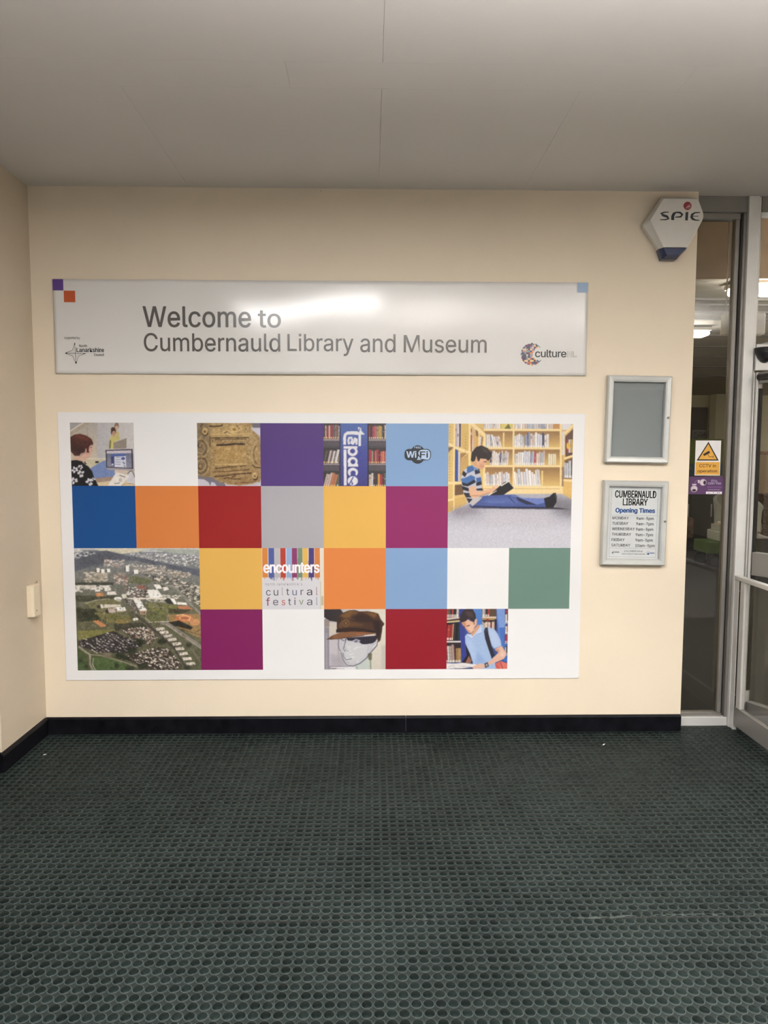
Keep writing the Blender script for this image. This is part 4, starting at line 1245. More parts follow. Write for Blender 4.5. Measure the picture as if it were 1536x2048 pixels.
# --- festival flyer
P = Picture(150, (20, 15), (1515, 15), (25, 1500), (1515, 1500), (222, 221, 226))
P.rect(0, 0, 36, 820, (244, 226, 200)); P.rect(1420, 0, 1536, 1512, (236, 226, 206)); P.rect(1430, 1180, 1500, 1400, (196, 190, 158)); P.rect(1418, 820, 1440, 1500, (214, 206, 190))
bars = [(36, 172, (218, 138, 66)), (186, 326, (84, 98, 160)), (336, 462, (190, 188, 192)), (468, 600, (188, 70, 54)), (612, 732, (152, 180, 218)), (744, 872, (142, 62, 112)), (880, 998, (122, 146, 122)), (1004, 1132, (228, 184, 92)), (1144, 1276, (78, 64, 124)), (1284, 1416, (216, 134, 74))]
P.rect(30, 15, 1424, 740, (232, 226, 228))
gb = random.Random(4)
for a, b, c in bars:
    P.rect(a, 0, b, 730, c)
    x = a
    while x < b:
        w = gb.uniform(8, 22)
        P.rect(x, 700, min(x + w, b), 720 + gb.choice([0, 10, 40, 60, 85]), c)
        x += w + gb.uniform(4, 22)
P.noise(2, 12, 3)
photo('printed_flyer', P, 3, 2, 1, 1, 'printed festival flyer with coloured stripes', 0)
fx0, fx1, fz0, fz1 = cellrect(3, 2)
def FX(x): return fx0 + (x - 20) / 1495 * CELL
def FZ(y): return fz1 - (y - 15) / 1485 * CELL
M_FW = mat('flyer_white_print', (244, 240, 244), rough=.36, srgb=True)
under(text('lettering', 'encounters', FX(66), FX(1400), FZ(612), FZ(372), YB - .0006, M_FW, None, 0.045, .95), board)
M_FG = mat('flyer_grey_print', (122, 116, 122), rough=.36, srgb=True)
under(text('lettering', "north lanarkshire's", FX(98), FX(990), FZ(918), FZ(852), YB - .0006, M_FG, None, 0, 1.25), board)
fc = {'g': (84, 80, 92), 'o': (126, 132, 112), 'b': (96, 98, 130), 'r': (150, 60, 76), 'd': (62, 58, 70), 'R': (186, 76, 62), 'v': (112, 128, 86), 'm': (140, 44, 58), 'n': (86, 96, 120)}
for ch, x0, x1, y0, y1, c in (('c', 115, 228, 1030, 1165, 'g'), ('u', 298, 408, 1030, 1165, 'g'), ('l', 500, 522, 962, 1155, 'o'), ('t', 600, 675, 998, 1155, 'g'), ('u', 750, 858, 1030, 1160, 'b'), ('r', 948, 1018, 1025, 1152, 'g'), ('a', 1098, 1230, 1020, 1160, 'd'), ('l', 1328, 1354, 958, 1155, 'r'),
                             ('f', 112, 206, 1210, 1412, 'm'), ('e', 280, 408, 1268, 1402, 'g'), ('s', 490, 575, 1272, 1400, 'R'), ('t', 645, 718, 1238, 1396, 'g'), ('i', 795, 826, 1215, 1394, 'g'), ('v', 912, 1018, 1272, 1388, 'v'), ('a', 1100, 1230, 1262, 1400, 'g'), ('l', 1330, 1354, 1200, 1394, 'n')):
    under(text('lettering', ch, FX(x0), FX(x1), FZ(y1), FZ(y0), YB - .0006, mat('flyer_ink_' + c, fc[c], rough=.36, srgb=True)), board)

# --- cap on a glass head
P = Picture(150, (25, 15), (1520, 15), (25, 1495), (1525, 1490), (206, 202, 206))
P.grad([(0, 0), (700, 0), (700, 1524), (0, 1524)], (150, 142, 140), (206, 202, 206), True); P.grad([(1150, 0), (1536, 0), (1536, 1524), (1150, 1524)], (222, 216, 200), (214, 206, 194))
P.rect(0, 480, 160, 1524, (142, 136, 146)); P.rect(60, 600, 110, 1500, (160, 156, 164)); P.rect(150, 330, 350, 1400, (196, 190, 196)); P.poly([(150, 330), (380, 380), (320, 600), (160, 660)], (206, 196, 184)); P.rect(25, 220, 60, 260, (226, 222, 226)); P.rect(25, 280, 160, 440, (150, 138, 134))
P.soft([(180, 1100), (480, 1200), (560, 1400), (180, 1420)], (170, 164, 172), .8, 40)
P.poly([(25, 20), (420, 15), (500, 120), (420, 240), (340, 330), (160, 300), (25, 210)], (54, 48, 50))
P.soft([(1420, 900), (1536, 900), (1536, 1500), (1420, 1500)], (190, 184, 176), .7, 20)
# head
P.poly([(380, 720), (1330, 720), (1300, 900), (1190, 1050), (1110, 1130), (1060, 1220), (900, 1340), (720, 1405), (590, 1400), (520, 1310), (460, 1180), (430, 1090), (380, 980), (370, 880)], (194, 192, 200))
P.soft([(480, 820), (1150, 860), (1050, 1150), (850, 1330), (620, 1340), (520, 1150)], (206, 207, 208), .8, 50)
P.poly([(780, 1400), (1060, 1250), (1100, 1130), (1190, 1080), (1190, 1490), (780, 1490)], (196, 204, 198)); P.poly([(1090, 1100), (1190, 1090), (1180, 1260), (1130, 1270), (1095, 1220)], (112, 110, 88)); P.line([(1150, 1260), (1160, 1490)], 30, (150, 152, 116)); P.line([(800, 1400), (850, 1490)], 22, (150, 170, 168))
P.poly([(560, 720), (1330, 660), (1290, 790), (1200, 850), (1060, 870), (950, 870), (860, 810), (600, 780)], (50, 44, 56))
P.poly([(700, 790), (800, 740), (910, 780), (860, 840), (740, 830)], (176, 176, 190)); P.poly([(730, 795), (810, 765), (870, 795), (800, 825)], (60, 56, 66)); P.line([(740, 800), (800, 785), (860, 800)], 12, (214, 214, 224))
G1 = (70, 70, 80)
for pts, w in (([(385, 740), (372, 880), (390, 990), (440, 1080), (470, 1200), (540, 1340), (610, 1398)], 14), ([(560, 740), (530, 860), (490, 980), (540, 1050)], 16), ([(480, 1080), (500, 1180), (560, 1250), (700, 1230)], 14), ([(610, 1400), (740, 1402), (900, 1340), (1060, 1210), (1110, 1120), (1200, 1030), (1310, 900), (1320, 800)], 20), ([(430, 750), (520, 790)], 18), ([(540, 740), (545, 800)], 14)):
    P.line(pts, w, G1, .85)
for pts in ([(590, 1080), (680, 1030)], [(640, 1130), (740, 1100)], [(680, 1160), (760, 1200)], [(830, 1330), (860, 1260)], [(880, 940), (900, 950)], [(960, 900), (985, 920)], [(1200, 960), (1270, 900)], [(1290, 770), (1300, 860), (1240, 930)], [(400, 1040), (430, 1080)], [(570, 1200), (600, 1230)], [(600, 940), (670, 930), (640, 980)], [(740, 1000), (850, 940)]):
    P.line(pts, 14, (236, 238, 242), .9)
P.line([(510, 900), (560, 1020), (640, 1060)], 12, (120, 120, 130), .8); P.line([(560, 1300), (640, 1330)], 10, (130, 132, 140), .7); P.line([(1100, 900), (1080, 1060)], 20, (178, 180, 178), .7)
# cap
P.poly([(340, 600), (330, 240), (420, 180), (500, 100), (640, 45), (780, 38), (880, 75), (1080, 70), (1230, 95), (1340, 130), (1400, 270), (1490, 380), (1440, 450), (1430, 560), (1390, 780), (1340, 830), (1280, 620), (1300, 560), (320, 580)], (76, 52, 40))
P.soft([(400, 180), (640, 50), (860, 80), (780, 200), (560, 240)], (128, 92, 52), .85, 24); P.soft([(960, 80), (1320, 130), (1250, 240), (1100, 170)], (134, 92, 48), .85, 22); P.soft([(700, 150), (1100, 150), (1250, 330), (900, 360), (660, 260)], (54, 38, 36), .8, 30); P.soft([(1200, 300), (1400, 300), (1380, 760), (1290, 700)], (44, 32, 34), .85, 26); P.soft([(640, 330), (1000, 370), (960, 430), (640, 440)], (104, 72, 46), .8, 22); P.soft([(400, 320), (480, 300), (470, 470), (390, 470)], (112, 82, 54), .7, 16)
P.poly([(340, 240), (470, 210), (420, 350), (370, 380)], (56, 40, 36)); P.line([(640, 250), (780, 262)], 12, (120, 88, 62), .7)
P.poly([(320, 510), (700, 470), (1000, 500), (1290, 560), (1280, 600), (700, 560), (320, 590)], (44, 32, 34)); P.line([(420, 545), (700, 525), (1050, 545)], 10, (110, 74, 44), .8)
P.poly([(95, 745), (220, 660), (400, 590), (700, 560), (1000, 570), (1280, 600), (1240, 625), (900, 660), (600, 700), (400, 735), (200, 760)], (132, 90, 62)); P.line([(95, 750), (400, 738), (640, 702), (1000, 660)], 14, (62, 42, 34)); P.soft([(800, 600), (1050, 600), (1000, 640), (820, 650)], (164, 98, 60), .7, 16); P.poly([(95, 745), (200, 690), (260, 700), (180, 750)], (96, 66, 48))
P.ell(555, 360, 84, 96, (124, 92, 58), .2); P.ell(555, 360, 62, 72, (74, 54, 38), .2); P.line([(520, 300), (590, 420)], 16, (132, 100, 64)); P.line([(600, 310), (520, 410)], 16, (132, 100, 64)); P.ell(555, 362, 22, 26, (140, 106, 66))
P.rect(190, 1430, 780, 1500, (232, 230, 234)); P.line([(195, 1462), (330, 1462)], 22, (90, 88, 92)); P.line([(340, 1466), (520, 1468)], 12, (160, 156, 162)); P.line([(200, 1490), (300, 1492)], 12, (130, 128, 132)); P.line([(190, 1410), (600, 1412)], 14, (120, 114, 120), .7)
P.noise(4, 12, 13)
photo('printed_photo', P, 4, 3, 1, 1, 'printed photo of a brown peaked cap on a glass head')

# --- man reading a book
P = Picture(150, (20, 15), (1520, 15), (25, 1490), (1510, 1490), (60, 84, 150))
P.grad([(660, 15), (890, 15), (890, 420), (760, 420)], (88, 132, 196), (74, 122, 196)); P.grad([(1230, 15), (1440, 15), (1500, 1330), (1280, 700)], (120, 152, 214), (62, 86, 164)); P.poly([(1260, 20), (1430, 20), (1450, 470), (1300, 480)], (124, 154, 212)); P.poly([(1300, 480), (1450, 470), (1510, 1320), (1420, 1280)], (72, 112, 186))
P.poly([(300, 15), (420, 15), (470, 640), (480, 960), (620, 1330), (390, 1330), (350, 400)], (58, 66, 142))
SB = [(60, 50, 50), (176, 66, 58), (214, 190, 166), (110, 92, 76), (66, 84, 92), (198, 150, 112), (40, 38, 44), (196, 190, 184)]
P.rect(20, 15, 320, 230, (70, 58, 56)); P.books(20, 310, 0, 225, 44, SB, 1, .05, 10, 70)
P.poly([(20, 235), (330, 215), (330, 250), (20, 290)], (206, 190, 176)); P.poly([(20, 290), (330, 255), (330, 300), (20, 330)], (60, 46, 42)); P.poly([(20, 322), (340, 290), (340, 330), (20, 360)], (214, 190, 140))
P.rect(20, 355, 345, 800, (36, 32, 36)); P.books(24, 180, 390, 780, 44, [(176, 62, 58), (214, 166, 140), (150, 52, 50), (190, 140, 110), (230, 210, 196)], 2, .06, 16, 60); P.books(190, 345, 340, 790, 50, [(34, 34, 40), (44, 58, 70), (60, 54, 54), (26, 26, 30)], 3, .05, 20)
P.rect(20, 795, 370, 835, (224, 216, 214)); P.rect(20, 835, 370, 1330, (54, 46, 48)); P.books(24, 250, 900, 1325, 46, [(212, 206, 204), (60, 58, 64), (170, 150, 140), (110, 50, 56), (226, 220, 216)], 4, -.06, 24, 60); P.books(255, 385, 970, 1325, 44, [(176, 142, 90), (196, 166, 116), (150, 118, 76)], 5, -.02, 6, 60)
P.rect(880, 15, 1230, 215, (70, 54, 48)); P.books(885, 1060, 0, 205, 40, SB + [(206, 110, 72)], 6, 0, 5, 50); P.rect(1060, 15, 1225, 210, (92, 72, 58)); P.rect(885, 205, 1230, 240, (222, 206, 188)); P.rect(885, 240, 1230, 290, (176, 146, 96)); P.rect(890, 290, 1190, 500, (60, 48, 46)); P.books(890, 1190, 340, 500, 32, [(214, 200, 184), (190, 160, 140), (120, 100, 92), (160, 60, 60), (230, 220, 210)], 7, 0, 20); P.poly([(980, 260), (1050, 270), (1020, 340)], (176, 44, 46)); P.rect(1190, 270, 1235, 560, (40, 40, 50))
for y0, c in ((20, 1), (150, 2), (420, 3), (640, 4), (930, 5)):
    P.rect(1440, y0, 1530, y0 + 210, (56, 50, 58)); P.books(1445, 1525, y0 + 10, y0 + 200, 34, [(214, 206, 200), (160, 60, 84), (60, 56, 64), (186, 170, 160)], 20 + c, 0, 8, 40); P.rect(1440, y0 + 205, 1530, y0 + 225, (206, 200, 196))
# shirt
SH, SHd, SHl = (164, 188, 224), (120, 146, 196), (196, 210, 234)
P.poly([(520, 620), (640, 640), (760, 560), (830, 400), (880, 400), (940, 480), (1030, 470), (1180, 510), (1260, 620), (1330, 770), (1360, 920), (1180, 990), (1130, 920), (1190, 1150), (1230, 1490), (660, 1490), (670, 1330), (560, 1050), (480, 860), (470, 680)], SH)
P.soft([(1040, 490), (1180, 520), (1330, 800), (1340, 920), (1200, 960), (1090, 800)], (186, 202, 230), .8, 30); P.soft([(500, 700), (620, 760), (800, 1200), (700, 1300), (560, 1040)], (178, 200, 234), .7, 40); P.soft([(760, 1050), (900, 1200), (1000, 1350), (740, 1340)], (132, 160, 212), .6, 30)
P.poly([(480, 860), (600, 1120), (660, 1330), (560, 1340), (400, 1330), (520, 1150)], (38, 34, 44)); P.poly([(570, 1160), (640, 1280), (610, 1350), (480, 1340)], (150, 104, 86))
P.poly([(640, 640), (760, 560), (830, 420), (870, 480), (880, 590), (740, 640), (640, 740), (560, 690), (520, 630)], SHl); P.line([(640, 740), (740, 640), (885, 600)], 10, SHd, .8); P.line([(540, 690), (625, 750)], 12, SHd, .7)
# neck and head
P.poly([(640, 560), (780, 400), (830, 420), (820, 480), (680, 660), (650, 690), (600, 600)], (206, 158, 130))
P.poly([(375, 340), (520, 270), (640, 330), (740, 300), (760, 390), (700, 470), (660, 560), (600, 615), (545, 590), (510, 530), (420, 420)], (222, 176, 150)); P.soft([(380, 340), (470, 320), (500, 480), (440, 440)], (186, 124, 88), .8, 22); P.soft([(540, 440), (680, 400), (650, 560), (590, 590)], (232, 194, 172), .8, 22)
P.ell(735, 300, 26, 46, (222, 172, 146)); P.line([(510, 440), (580, 420)], 22, (84, 54, 44)); P.line([(430, 440), (470, 460)], 16, (110, 70, 52)); P.line([(535, 555), (585, 565)], 14, (150, 84, 76)); P.line([(490, 480), (515, 545), (545, 520)], 12, (190, 134, 106)); P.line([(560, 605), (620, 612), (680, 560)], 14, (120, 86, 72), .7)
P.poly([(325, 290), (360, 160), (430, 50), (520, 15), (650, 30), (720, 140), (735, 260), (700, 270), (680, 350), (650, 330), (600, 300), (560, 250), (480, 320), (380, 350)], (54, 44, 46)); P.soft([(450, 80), (640, 80), (680, 230), (560, 220)], (96, 80, 80), .6, 24); P.line([(685, 300), (690, 400)], 18, (84, 62, 56), .8)
# strap, arm, book
P.poly([(930, 560), (960, 480), (1020, 470), (1040, 620), (1100, 850), (1200, 1160), (1130, 1240), (1060, 1040), (960, 740)], (46, 46, 58)); P.line([(945, 565), (1020, 500)], 8, (120, 120, 130)); P.line([(950, 590), (1025, 545)], 6, (110, 110, 120))
P.poly([(1190, 1000), (1370, 920), (1440, 1040), (1475, 1160), (1420, 1240), (1240, 1320), (1040, 1400), (1010, 1350), (1150, 1230), (1290, 1080), (1230, 1040)], (222, 178, 156)); P.soft([(1200, 1000), (1300, 1000), (1310, 1090), (1240, 1060)], (180, 124, 102), .7, 16); P.soft([(1370, 1000), (1460, 1150), (1400, 1210), (1330, 1150)], (236, 206, 190), .7, 20)
P.poly([(640, 1440), (760, 1370), (900, 1350), (960, 1400), (950, 1470), (700, 1490)], (224, 184, 164)); P.line([(700, 1400), (800, 1370)], 10, (190, 140, 120))
P.poly([(950, 1350), (1030, 1320), (1060, 1420), (970, 1460)], (56, 52, 60)); P.ell(1005, 1390, 30, 34, (170, 156, 150))
P.poly([(20, 1340), (240, 1350), (420, 1330), (760, 1380), (640, 1440), (400, 1470), (20, 1480)], (232, 228, 226)); P.line([(60, 1440), (200, 1390), (240, 1480)], 10, (176, 168, 170)); P.line([(360, 1420), (620, 1430)], 12, (190, 182, 182)); P.line([(230, 1480), (680, 1470)], 16, (60, 54, 62)); P.rect(20, 1340, 60, 1370, (206, 200, 196))
P.poly([(1200, 1370), (1340, 1290), (1510, 1350), (1510, 1490), (1240, 1490)], (222, 118, 104)); P.line([(1230, 1380), (1300, 1490)], 22, (170, 64, 62)); P.line([(1330, 1300), (1400, 1490)], 14, (110, 50, 56)); P.poly([(1240, 1340), (1320, 1310), (1350, 1480), (1290, 1470)], (206, 98, 88), .7)
P.noise(4, 12, 14)
photo('printed_photo', P, 6, 3, 1, 1, 'printed photo of a man in a pale blue shirt reading')

# ------------------------------------------------------------------ lockable notice cases
M_CASE = mat('silver_case_frame', (0.56, 0.57, 0.55), rough=0.38, metal=0.3, var=0.03)
M_BACK = mat('grey_felt_backing', (0.30, 0.312, 0.315), rough=0.9, var=0.02, scale=6)
M_PAPER = mat('white_paper', (0.80, 0.79, 0.785), rough=0.7, var=0.015)
M_CLEAR = glass_mat('case_glazing', (0.97, 0.98, 0.98), 0.02)
def notice_case(cx, cz, w, h, deg, label):
    t = empty('notice_case', (cx, -0.0005, cz), (0, math.radians(deg), 0))
    tag(t, label, 'notice case', 'lockable notice cases beside the door')
    def rr(ins, y):
        a, b = w / 2 - ins, h / 2 - ins
        return [(-a, y, -b), (a, y, -b), (a, y, b), (-a, y, b)]
    bm = bmesh.new()
    bm_loft(bm, [rr(.003, 0), rr(0, -.006), rr(0, -.030), rr(.006, -.036), rr(.024, -.034), rr(.0275, -.031), rr(.030, -.031), rr(.0335, -.020), rr(.0335, -.010)], False, False)
    link('frame', finish(bm, 'frame'), M_CASE, t)
    box('backing', -w / 2 + .005, w / 2 - .005, -.009, -.001, -h / 2 + .005, h / 2 - .005, M_BACK, t)
    box('glazing', -w / 2 + .031, w / 2 - .031, -.0215, -.0195, -h / 2 + .031, h / 2 - .031, M_CLEAR, t)
    lk = cyl('lock', (w / 2 - .0135, -.0405, 0.012), .0062, .006, 'y', M_ALU_D, t, 18)
    box('keyhole', w / 2 - .0145, w / 2 - .0125, -.0412, -.0404, .009, .015, M_GASKET, lk)
    return t
notice_case(3.1577, 1.6925, .337, .456, .9, 'silver framed notice case with an empty grey backing, the upper one')
case2 = notice_case(3.1540, 1.1443, .345, .452, .8, 'silver framed notice case holding a white printed sheet, the lower one')
# the opening-times sheet inside the lower case
sheet = empty('opening_times_sheet', (3.1540, -0.0105, 1.1443), (0, math.radians(.8), 0))
tag(sheet, 'white sheet of library opening times inside the lower notice case', 'paper sheet')
box('paper', -.1385, .1395, -.0012, -.0002, -.194, .1935, M_PAPER, sheet)
YP = -.0017
M_NAVY = mat('blue_heading_print', (38, 84, 150), rough=.5, srgb=True)
M_GREY = mat('grey_print', (70, 70, 74), rough=.5, srgb=True)
M_THIN = mat('thin_rule_print', (150, 150, 156), rough=.5, srgb=True)
cx0, cz0 = 3.1540, 1.1443
def st(s, x0, x1, z0, z1, m=M_GREY, bold=0.0):
    text('lettering', s, x0 - cx0, x1 - cx0, z0 - cz0, z1 - cz0, YP, m, sheet, bold)
st('CUMBERNAULD', 3.0500, 3.2690, 1.2792, 1.3172, M_INK, .030)
st('LIBRARY', 3.0930, 3.2250, 1.2388, 1.2746, M_INK, .030)
st('Opening Times', 3.0560, 3.2660, 1.1935, 1.2236, M_NAVY, .055)
for i, (d, xe, tm, te) in enumerate((('MONDAY', 3.1278, '9am-5pm', 3.2620), ('TUESDAY', 3.1255, '9am-7pm', 3.2620), ('WEDNESDAY', 3.1622, '9am-5pm', 3.2620), ('THURSDAY', 3.1440, '9am-7pm', 3.2620), ('FRIDAY', 3.1100, '9am-5pm', 3.2620), ('SATURDAY', 3.1415, '10am-5pm', 3.2740))):
    zb = 1.1627 - .02924 * i
    st(d, 3.0405, xe, zb, zb + .0148, M_GREY, .03)
    st(tm, 3.1690, te, zb - .0048, zb + .0142, M_GREY, .03)
st('8 ALLANDER WALK', 3.1110, 3.2100, .9885, .9970, M_GREY, .01)
st('(2ND FLOOR OF TOWN CENTRE)', 3.0970, 3.2250, .9725, .9805, M_GREY, .005)
frame_lines = []
for a, b, c, d in ((3.030, 3.2805, 1.3265, 1.3280), (3.030, 3.2805, .9600, .9615), (3.030, 3.0312, .96, 1.328), (3.2793, 3.2805, .96, 1.328), (3.030, 3.2805, 1.1838, 1.1850), (3.030, 3.2805, 1.0075, 1.0087)):
    frame_lines.append(rect(a - cx0, b - cx0, c - cz0, d - cz0))
flat('ruled_lines', frame_lines, YP, M_THIN, sheet)
sx, sz = 3.0485 - cx0, .9845 - cz0
flat('compass_logo', [[(sx - .008, sz), (sx + .0015, sz + .002), (sx + .002, sz + .012), (sx + .005, sz), (sx + .001, sz - .011), (sx - .001, sz - .003)], rect(sx + .008, sx + .036, sz - .001, sz + .002), rect(sx + .008, sx + .034, sz + .004, sz + .0055)], YP, M_GREY, sheet)
sx = 3.2390 - cx0
flat('hill_logo', [[(sx - .006, sz - .010), (sx + .010, sz - .010), (sx + .002, sz + .003)], rect(sx + .010, sx + .036, sz - .003, sz + .001)] + strip(ellipse(sx + .001, sz, .008, .010, 20) + [(sx + .009, sz)], .001), YP, M_NAVY, sheet)

# ------------------------------------------------------------------ alarm siren box
siren = tag(empty('alarm_siren', (3.3064, -0.0005, 2.6731)), 'white hexagonal alarm siren box with blue lens high on the wall', 'alarm box')
k = .0002527
def SP(x, y):
    return ((x - 790) * k, (770 - y) * k)
def outline(pts, y):
    return [(SP(*p)[0], y, SP(*p)[1]) for p in pts]
o0 = [(540, 160), (1150, 160), (1372, 560), (1372, 640), (1080, 1190), (500, 1190), (175, 740), (180, 690)]
of = [(525, 235), (1225, 235), (1345, 520), (1345, 600), (1035, 1190), (560, 1190), (285, 690), (280, 640)]
def scl(p, s, dx=0, dy=0):
    return [((x - 790) * s + 790 + dx, (y - 770) * s + 770 + dy) for x, y in p]
M_SIREN = mat('aged_white_plastic', (0.70, 0.675, 0.62), rough=0.38, var=0.02, scale=20)
bm = bmesh.new()
bm_loft(bm, [outline(scl(o0, .97), 0), outline(o0, -.012), outline(o0, -.036), outline(of, -.066)])
link('housing', finish(bm, 'housing', .0016, 2), M_SIREN, siren)
l0 = [(500, 1195), (1080, 1195), (880, 1400), (575, 1400)]
lf = [(562, 1195), (1030, 1195), (900, 1330), (640, 1345)]
M_LENS = mat('blue_lens_plastic', (0.022, 0.035, 0.095), rough=0.22, var=0.1, coat=.3)
bm = bmesh.new()
bm_loft(bm, [outline(l0, 0), outline(l0, -.034), outline(lf, -.062)])
link('blue_lens', finish(bm, 'blue_lens', .0012, 2), M_LENS, siren)
cyl('screw', (SP(550, 1050)[0], -.054, SP(550, 1050)[1]), .004, .004, 'y', M_SIREN, siren, 14)
M_SPIE = mat('slate_logo_print', (0.028, 0.032, 0.042), rough=.35)
M_RED = mat('red_logo_print', (0.29, 0.035, 0.045), rough=.35)
YL = -.0664
lp = []
lp += strip([SP(*p) for p in ((640, 500), (545, 505), (485, 530), (520, 560), (610, 590), (640, 625), (580, 648), (465, 652))], [.0040, .0065, .0115, .0125, .0125, .0115, .0065, .0040])
lp += strip([SP(*p) for p in ((722, 655), (722, 580), (745, 530), (790, 503), (870, 508), (915, 545), (885, 590), (765, 600))], [.0155, .0155, .0140, .0070, .0095, .0115, .0085, .0040])
lp += [[SP(*p) for p in ((975, 660), (1030, 660), (1037, 495), (982, 495))]]
lp += strip([SP(*p) for p in ((1275, 502), (1170, 508), (1115, 545), (1105, 590), (1130, 630), (1185, 652), (1268, 655))], [.0042, .0070, .0125, .0145, .0125, .0070, .0042])
lp += [[SP(*p) for p in ((1130, 582), (1240, 582), (1240, 568), (1130, 568))]]
flat('logo_lettering', lp, YL, M_SPIE, siren)
flat('logo_ball', [[SP(1015 + 82 * math.cos(a), 375 + 82 * math.sin(a)) for a in np.linspace(0, 2 * math.pi, 28, endpoint=False)]], YL, M_RED, siren)
sw = []
for pl in ([(965, 425), (1010, 412), (1075, 425)], [(985, 400), (1040, 392), (1080, 400)], [(1010, 375), (1050, 358), (1072, 330)], [(1000, 385), (1060, 378), (1088, 372)]):
    sw += strip([SP(*p) for p in pl], [.0008, .0022, .0008])
flat('logo_swoosh', sw, YL - .0003, M_SIREN, siren)

# ------------------------------------------------------------------ cream box on the left return wall
cb = tag(empty('wall_switch_box', (0.0, -0.10, 0.76)), 'small cream box with a loose back plate low on the left wall', 'switch box')
M_CREAM_PL = mat('cream_plastic', (0.74, 0.64, 0.47), rough=.45, var=.03)
box('back_plate', .0005, .004, .020, .064, -.080, .078, M_CREAM_PL, cb, .001, 1)
bm = bmesh.new()
bm_loft(bm, [[(.0005, -.072, z), (.0005, .012, z), (.028, .012, z), (.034, .002, z), (.034, -.062, z), (.026, -.072, z)] for z in (-.085, .076)])
link('cover', finish(bm, 'cover', .0015, 1), M_CREAM_PL, cb)
box('terminal_strip', .0042, .016, .0135, .030, -.070, .060, mat('grey_terminal', (0.2, 0.18, 0.15), rough=.6, var=.3, scale=80), cb)
cyl('screw', (.032, -.040, -.055), .003, .0035, 'x', M_GASKET, cb, 12)
tube('lead', [(.010, .000, .074), (.014, .008, .086), (.010, .024, .087), (.006, .034, .076)], .0022, mat('dull_lead', (.3, .26, .2), rough=.6), cb, 8)

# ------------------------------------------------------------------ litter on the floor
M_SCRAP = mat('pale_scrap', (0.75, 0.74, 0.70), rough=.7)
def scrap(x, y, s, rot, label):
    bm = bmesh.new()
    pts = [(-1, -.3, .1), (-.2, .1, .5), (.6, .4, .2), (1, .1, .7), (.3, -.35, .15)]
    v = [bm.verts.new((p[0] * s, p[1] * s, .0030 + p[2] * s * .4)) for p in pts]
    w = [bm.verts.new((p[0] * s, p[1] * s, .0026 + p[2] * s * .1)) for p in pts]
    bm.faces.new(v); bm.faces.new(w[::-1])
    for i in range(5):
        bm.faces.new((v[i], w[i], w[(i + 1) % 5], v[(i + 1) % 5]))
    o = link('paper_scrap', finish(bm, 'paper_scrap'), M_SCRAP)
    o.location = (x, y, 0); o.rotation_euler = (0, 0, rot)
    tag(o, label, 'litter')
scrap(2.962, -0.20, .012, .6, 'torn white scrap on the floor below the lower notice case')
scrap(0.115, -0.285, .009, .5, 'tiny pale scrap on the floor in the left corner')

# ------------------------------------------------------------------ glazed side panel beside the wall
GY = 0.085
win = struct(empty('window_1', (3.59, GY, 0)), 'tall narrow glazed side panel between the cream wall and the library door', 'window')
def wb(n, x0, x1, y0, y1, z0, z1, m, bevel=0.0, parent=win):
    return under(box(n, x0, x1, y0, y1, z0, z1, m, None, bevel, 1), parent)
wb('frame_head', 3.4495, 3.737, .055, .15, 2.785, 2.866, M_ALU_D)
wb('frame_head_bead', 3.4495, 3.7105, .075, .12, 2.755, 2.7845, M_ALU_D)
wb('frame_sill', 3.4495, 3.737, .058, .15, 0.0, .050, M_ALU, .002)
wb('sill_bead', 3.4495, 3.7105, .072, .12, .0505, .068, M_ALU_D)
wb('frame_bead', 3.689, 3.7105, .078, .12, .0685, 2.7545, M_ALU_D, .0015)
wb('gasket', 3.7107, 3.7215, .088, .12, .0505, 2.7845, M_GASKET)
wb('frame_stile', 3.7217, 3.737, .060, .15, .0505, 2.7845, M_ALU_D, .0015)
wb('pane', 3.4500, 3.6885, .094, .100, .069, 2.754, glass_mat('grey_tinted_glass', (0.72, 0.705, 0.68)))

# stickers on the inside of the glass
cc = tag(empty('warning_sticker', (3.592, .0915, 1.49)), 'white and yellow camera warning sticker on the narrow glass panel', 'sticker')
def ub(n, polys, y, m, root):
    return under(flat(n, polys, y, m), root)
yc = .0930
under(box('sheet', 3.5222, 3.6620, yc, yc + .0008, 1.3955, 1.5863, mat('white_vinyl', (.80, .78, .78), rough=.35), None), cc)
M_YEL = mat('yellow_vinyl', (214, 160, 66), rough=.35, srgb=True)
M_BK = mat('black_vinyl', (34, 28, 24), rough=.35, srgb=True)
ub('yellow_panel', [rect(3.5262, 3.6580, 1.3995, 1.4690)], yc - .0003, M_YEL, cc)
ub('triangle_border', [[(3.5300, 1.4770), (3.6530, 1.4770), (3.5920, 1.5800)]], yc - .0003, M_BK, cc)
ub('triangle_field', [[(3.5415, 1.4835), (3.6415, 1.4835), (3.5920, 1.5680)]], yc - .0005, M_YEL, cc)
def CP(x, y):   # camera pictogram grid
    return (3.5294 + (x - 228) / 400 * .1229, 1.5802 - (y - 1325) / 350 * .1026)
ub('camera_symbol', [[CP(*p) for p in ((340, 1560), (445, 1495), (470, 1530), (365, 1592))]] + strip([CP(*p) for p in ((430, 1555), (450, 1606), (525, 1606))], .0026) + strip([CP(*p) for p in ((525, 1585), (525, 1628))], .0026), yc - .0007, M_BK, cc)
under(text('lettering', 'CCTV in', 3.5464, 3.6379, 1.4402, 1.4585, yc - .0006, M_BK, None, .018), cc)
under(text('lettering', 'operation', 3.5386, 3.6451, 1.4085, 1.4285, yc - .0006, M_BK, None, .018), cc)
pc = tag(empty('purple_sticker', (3.59, .0915, 1.34)), 'purple sticker showing handcuffs below the camera warning', 'sticker')
under(box('sheet', 3.4935, 3.6865, yc, yc + .0008, 1.2930, 1.3895, mat('purple_vinyl', (84, 54, 94), rough=.35, srgb=True), None), pc)
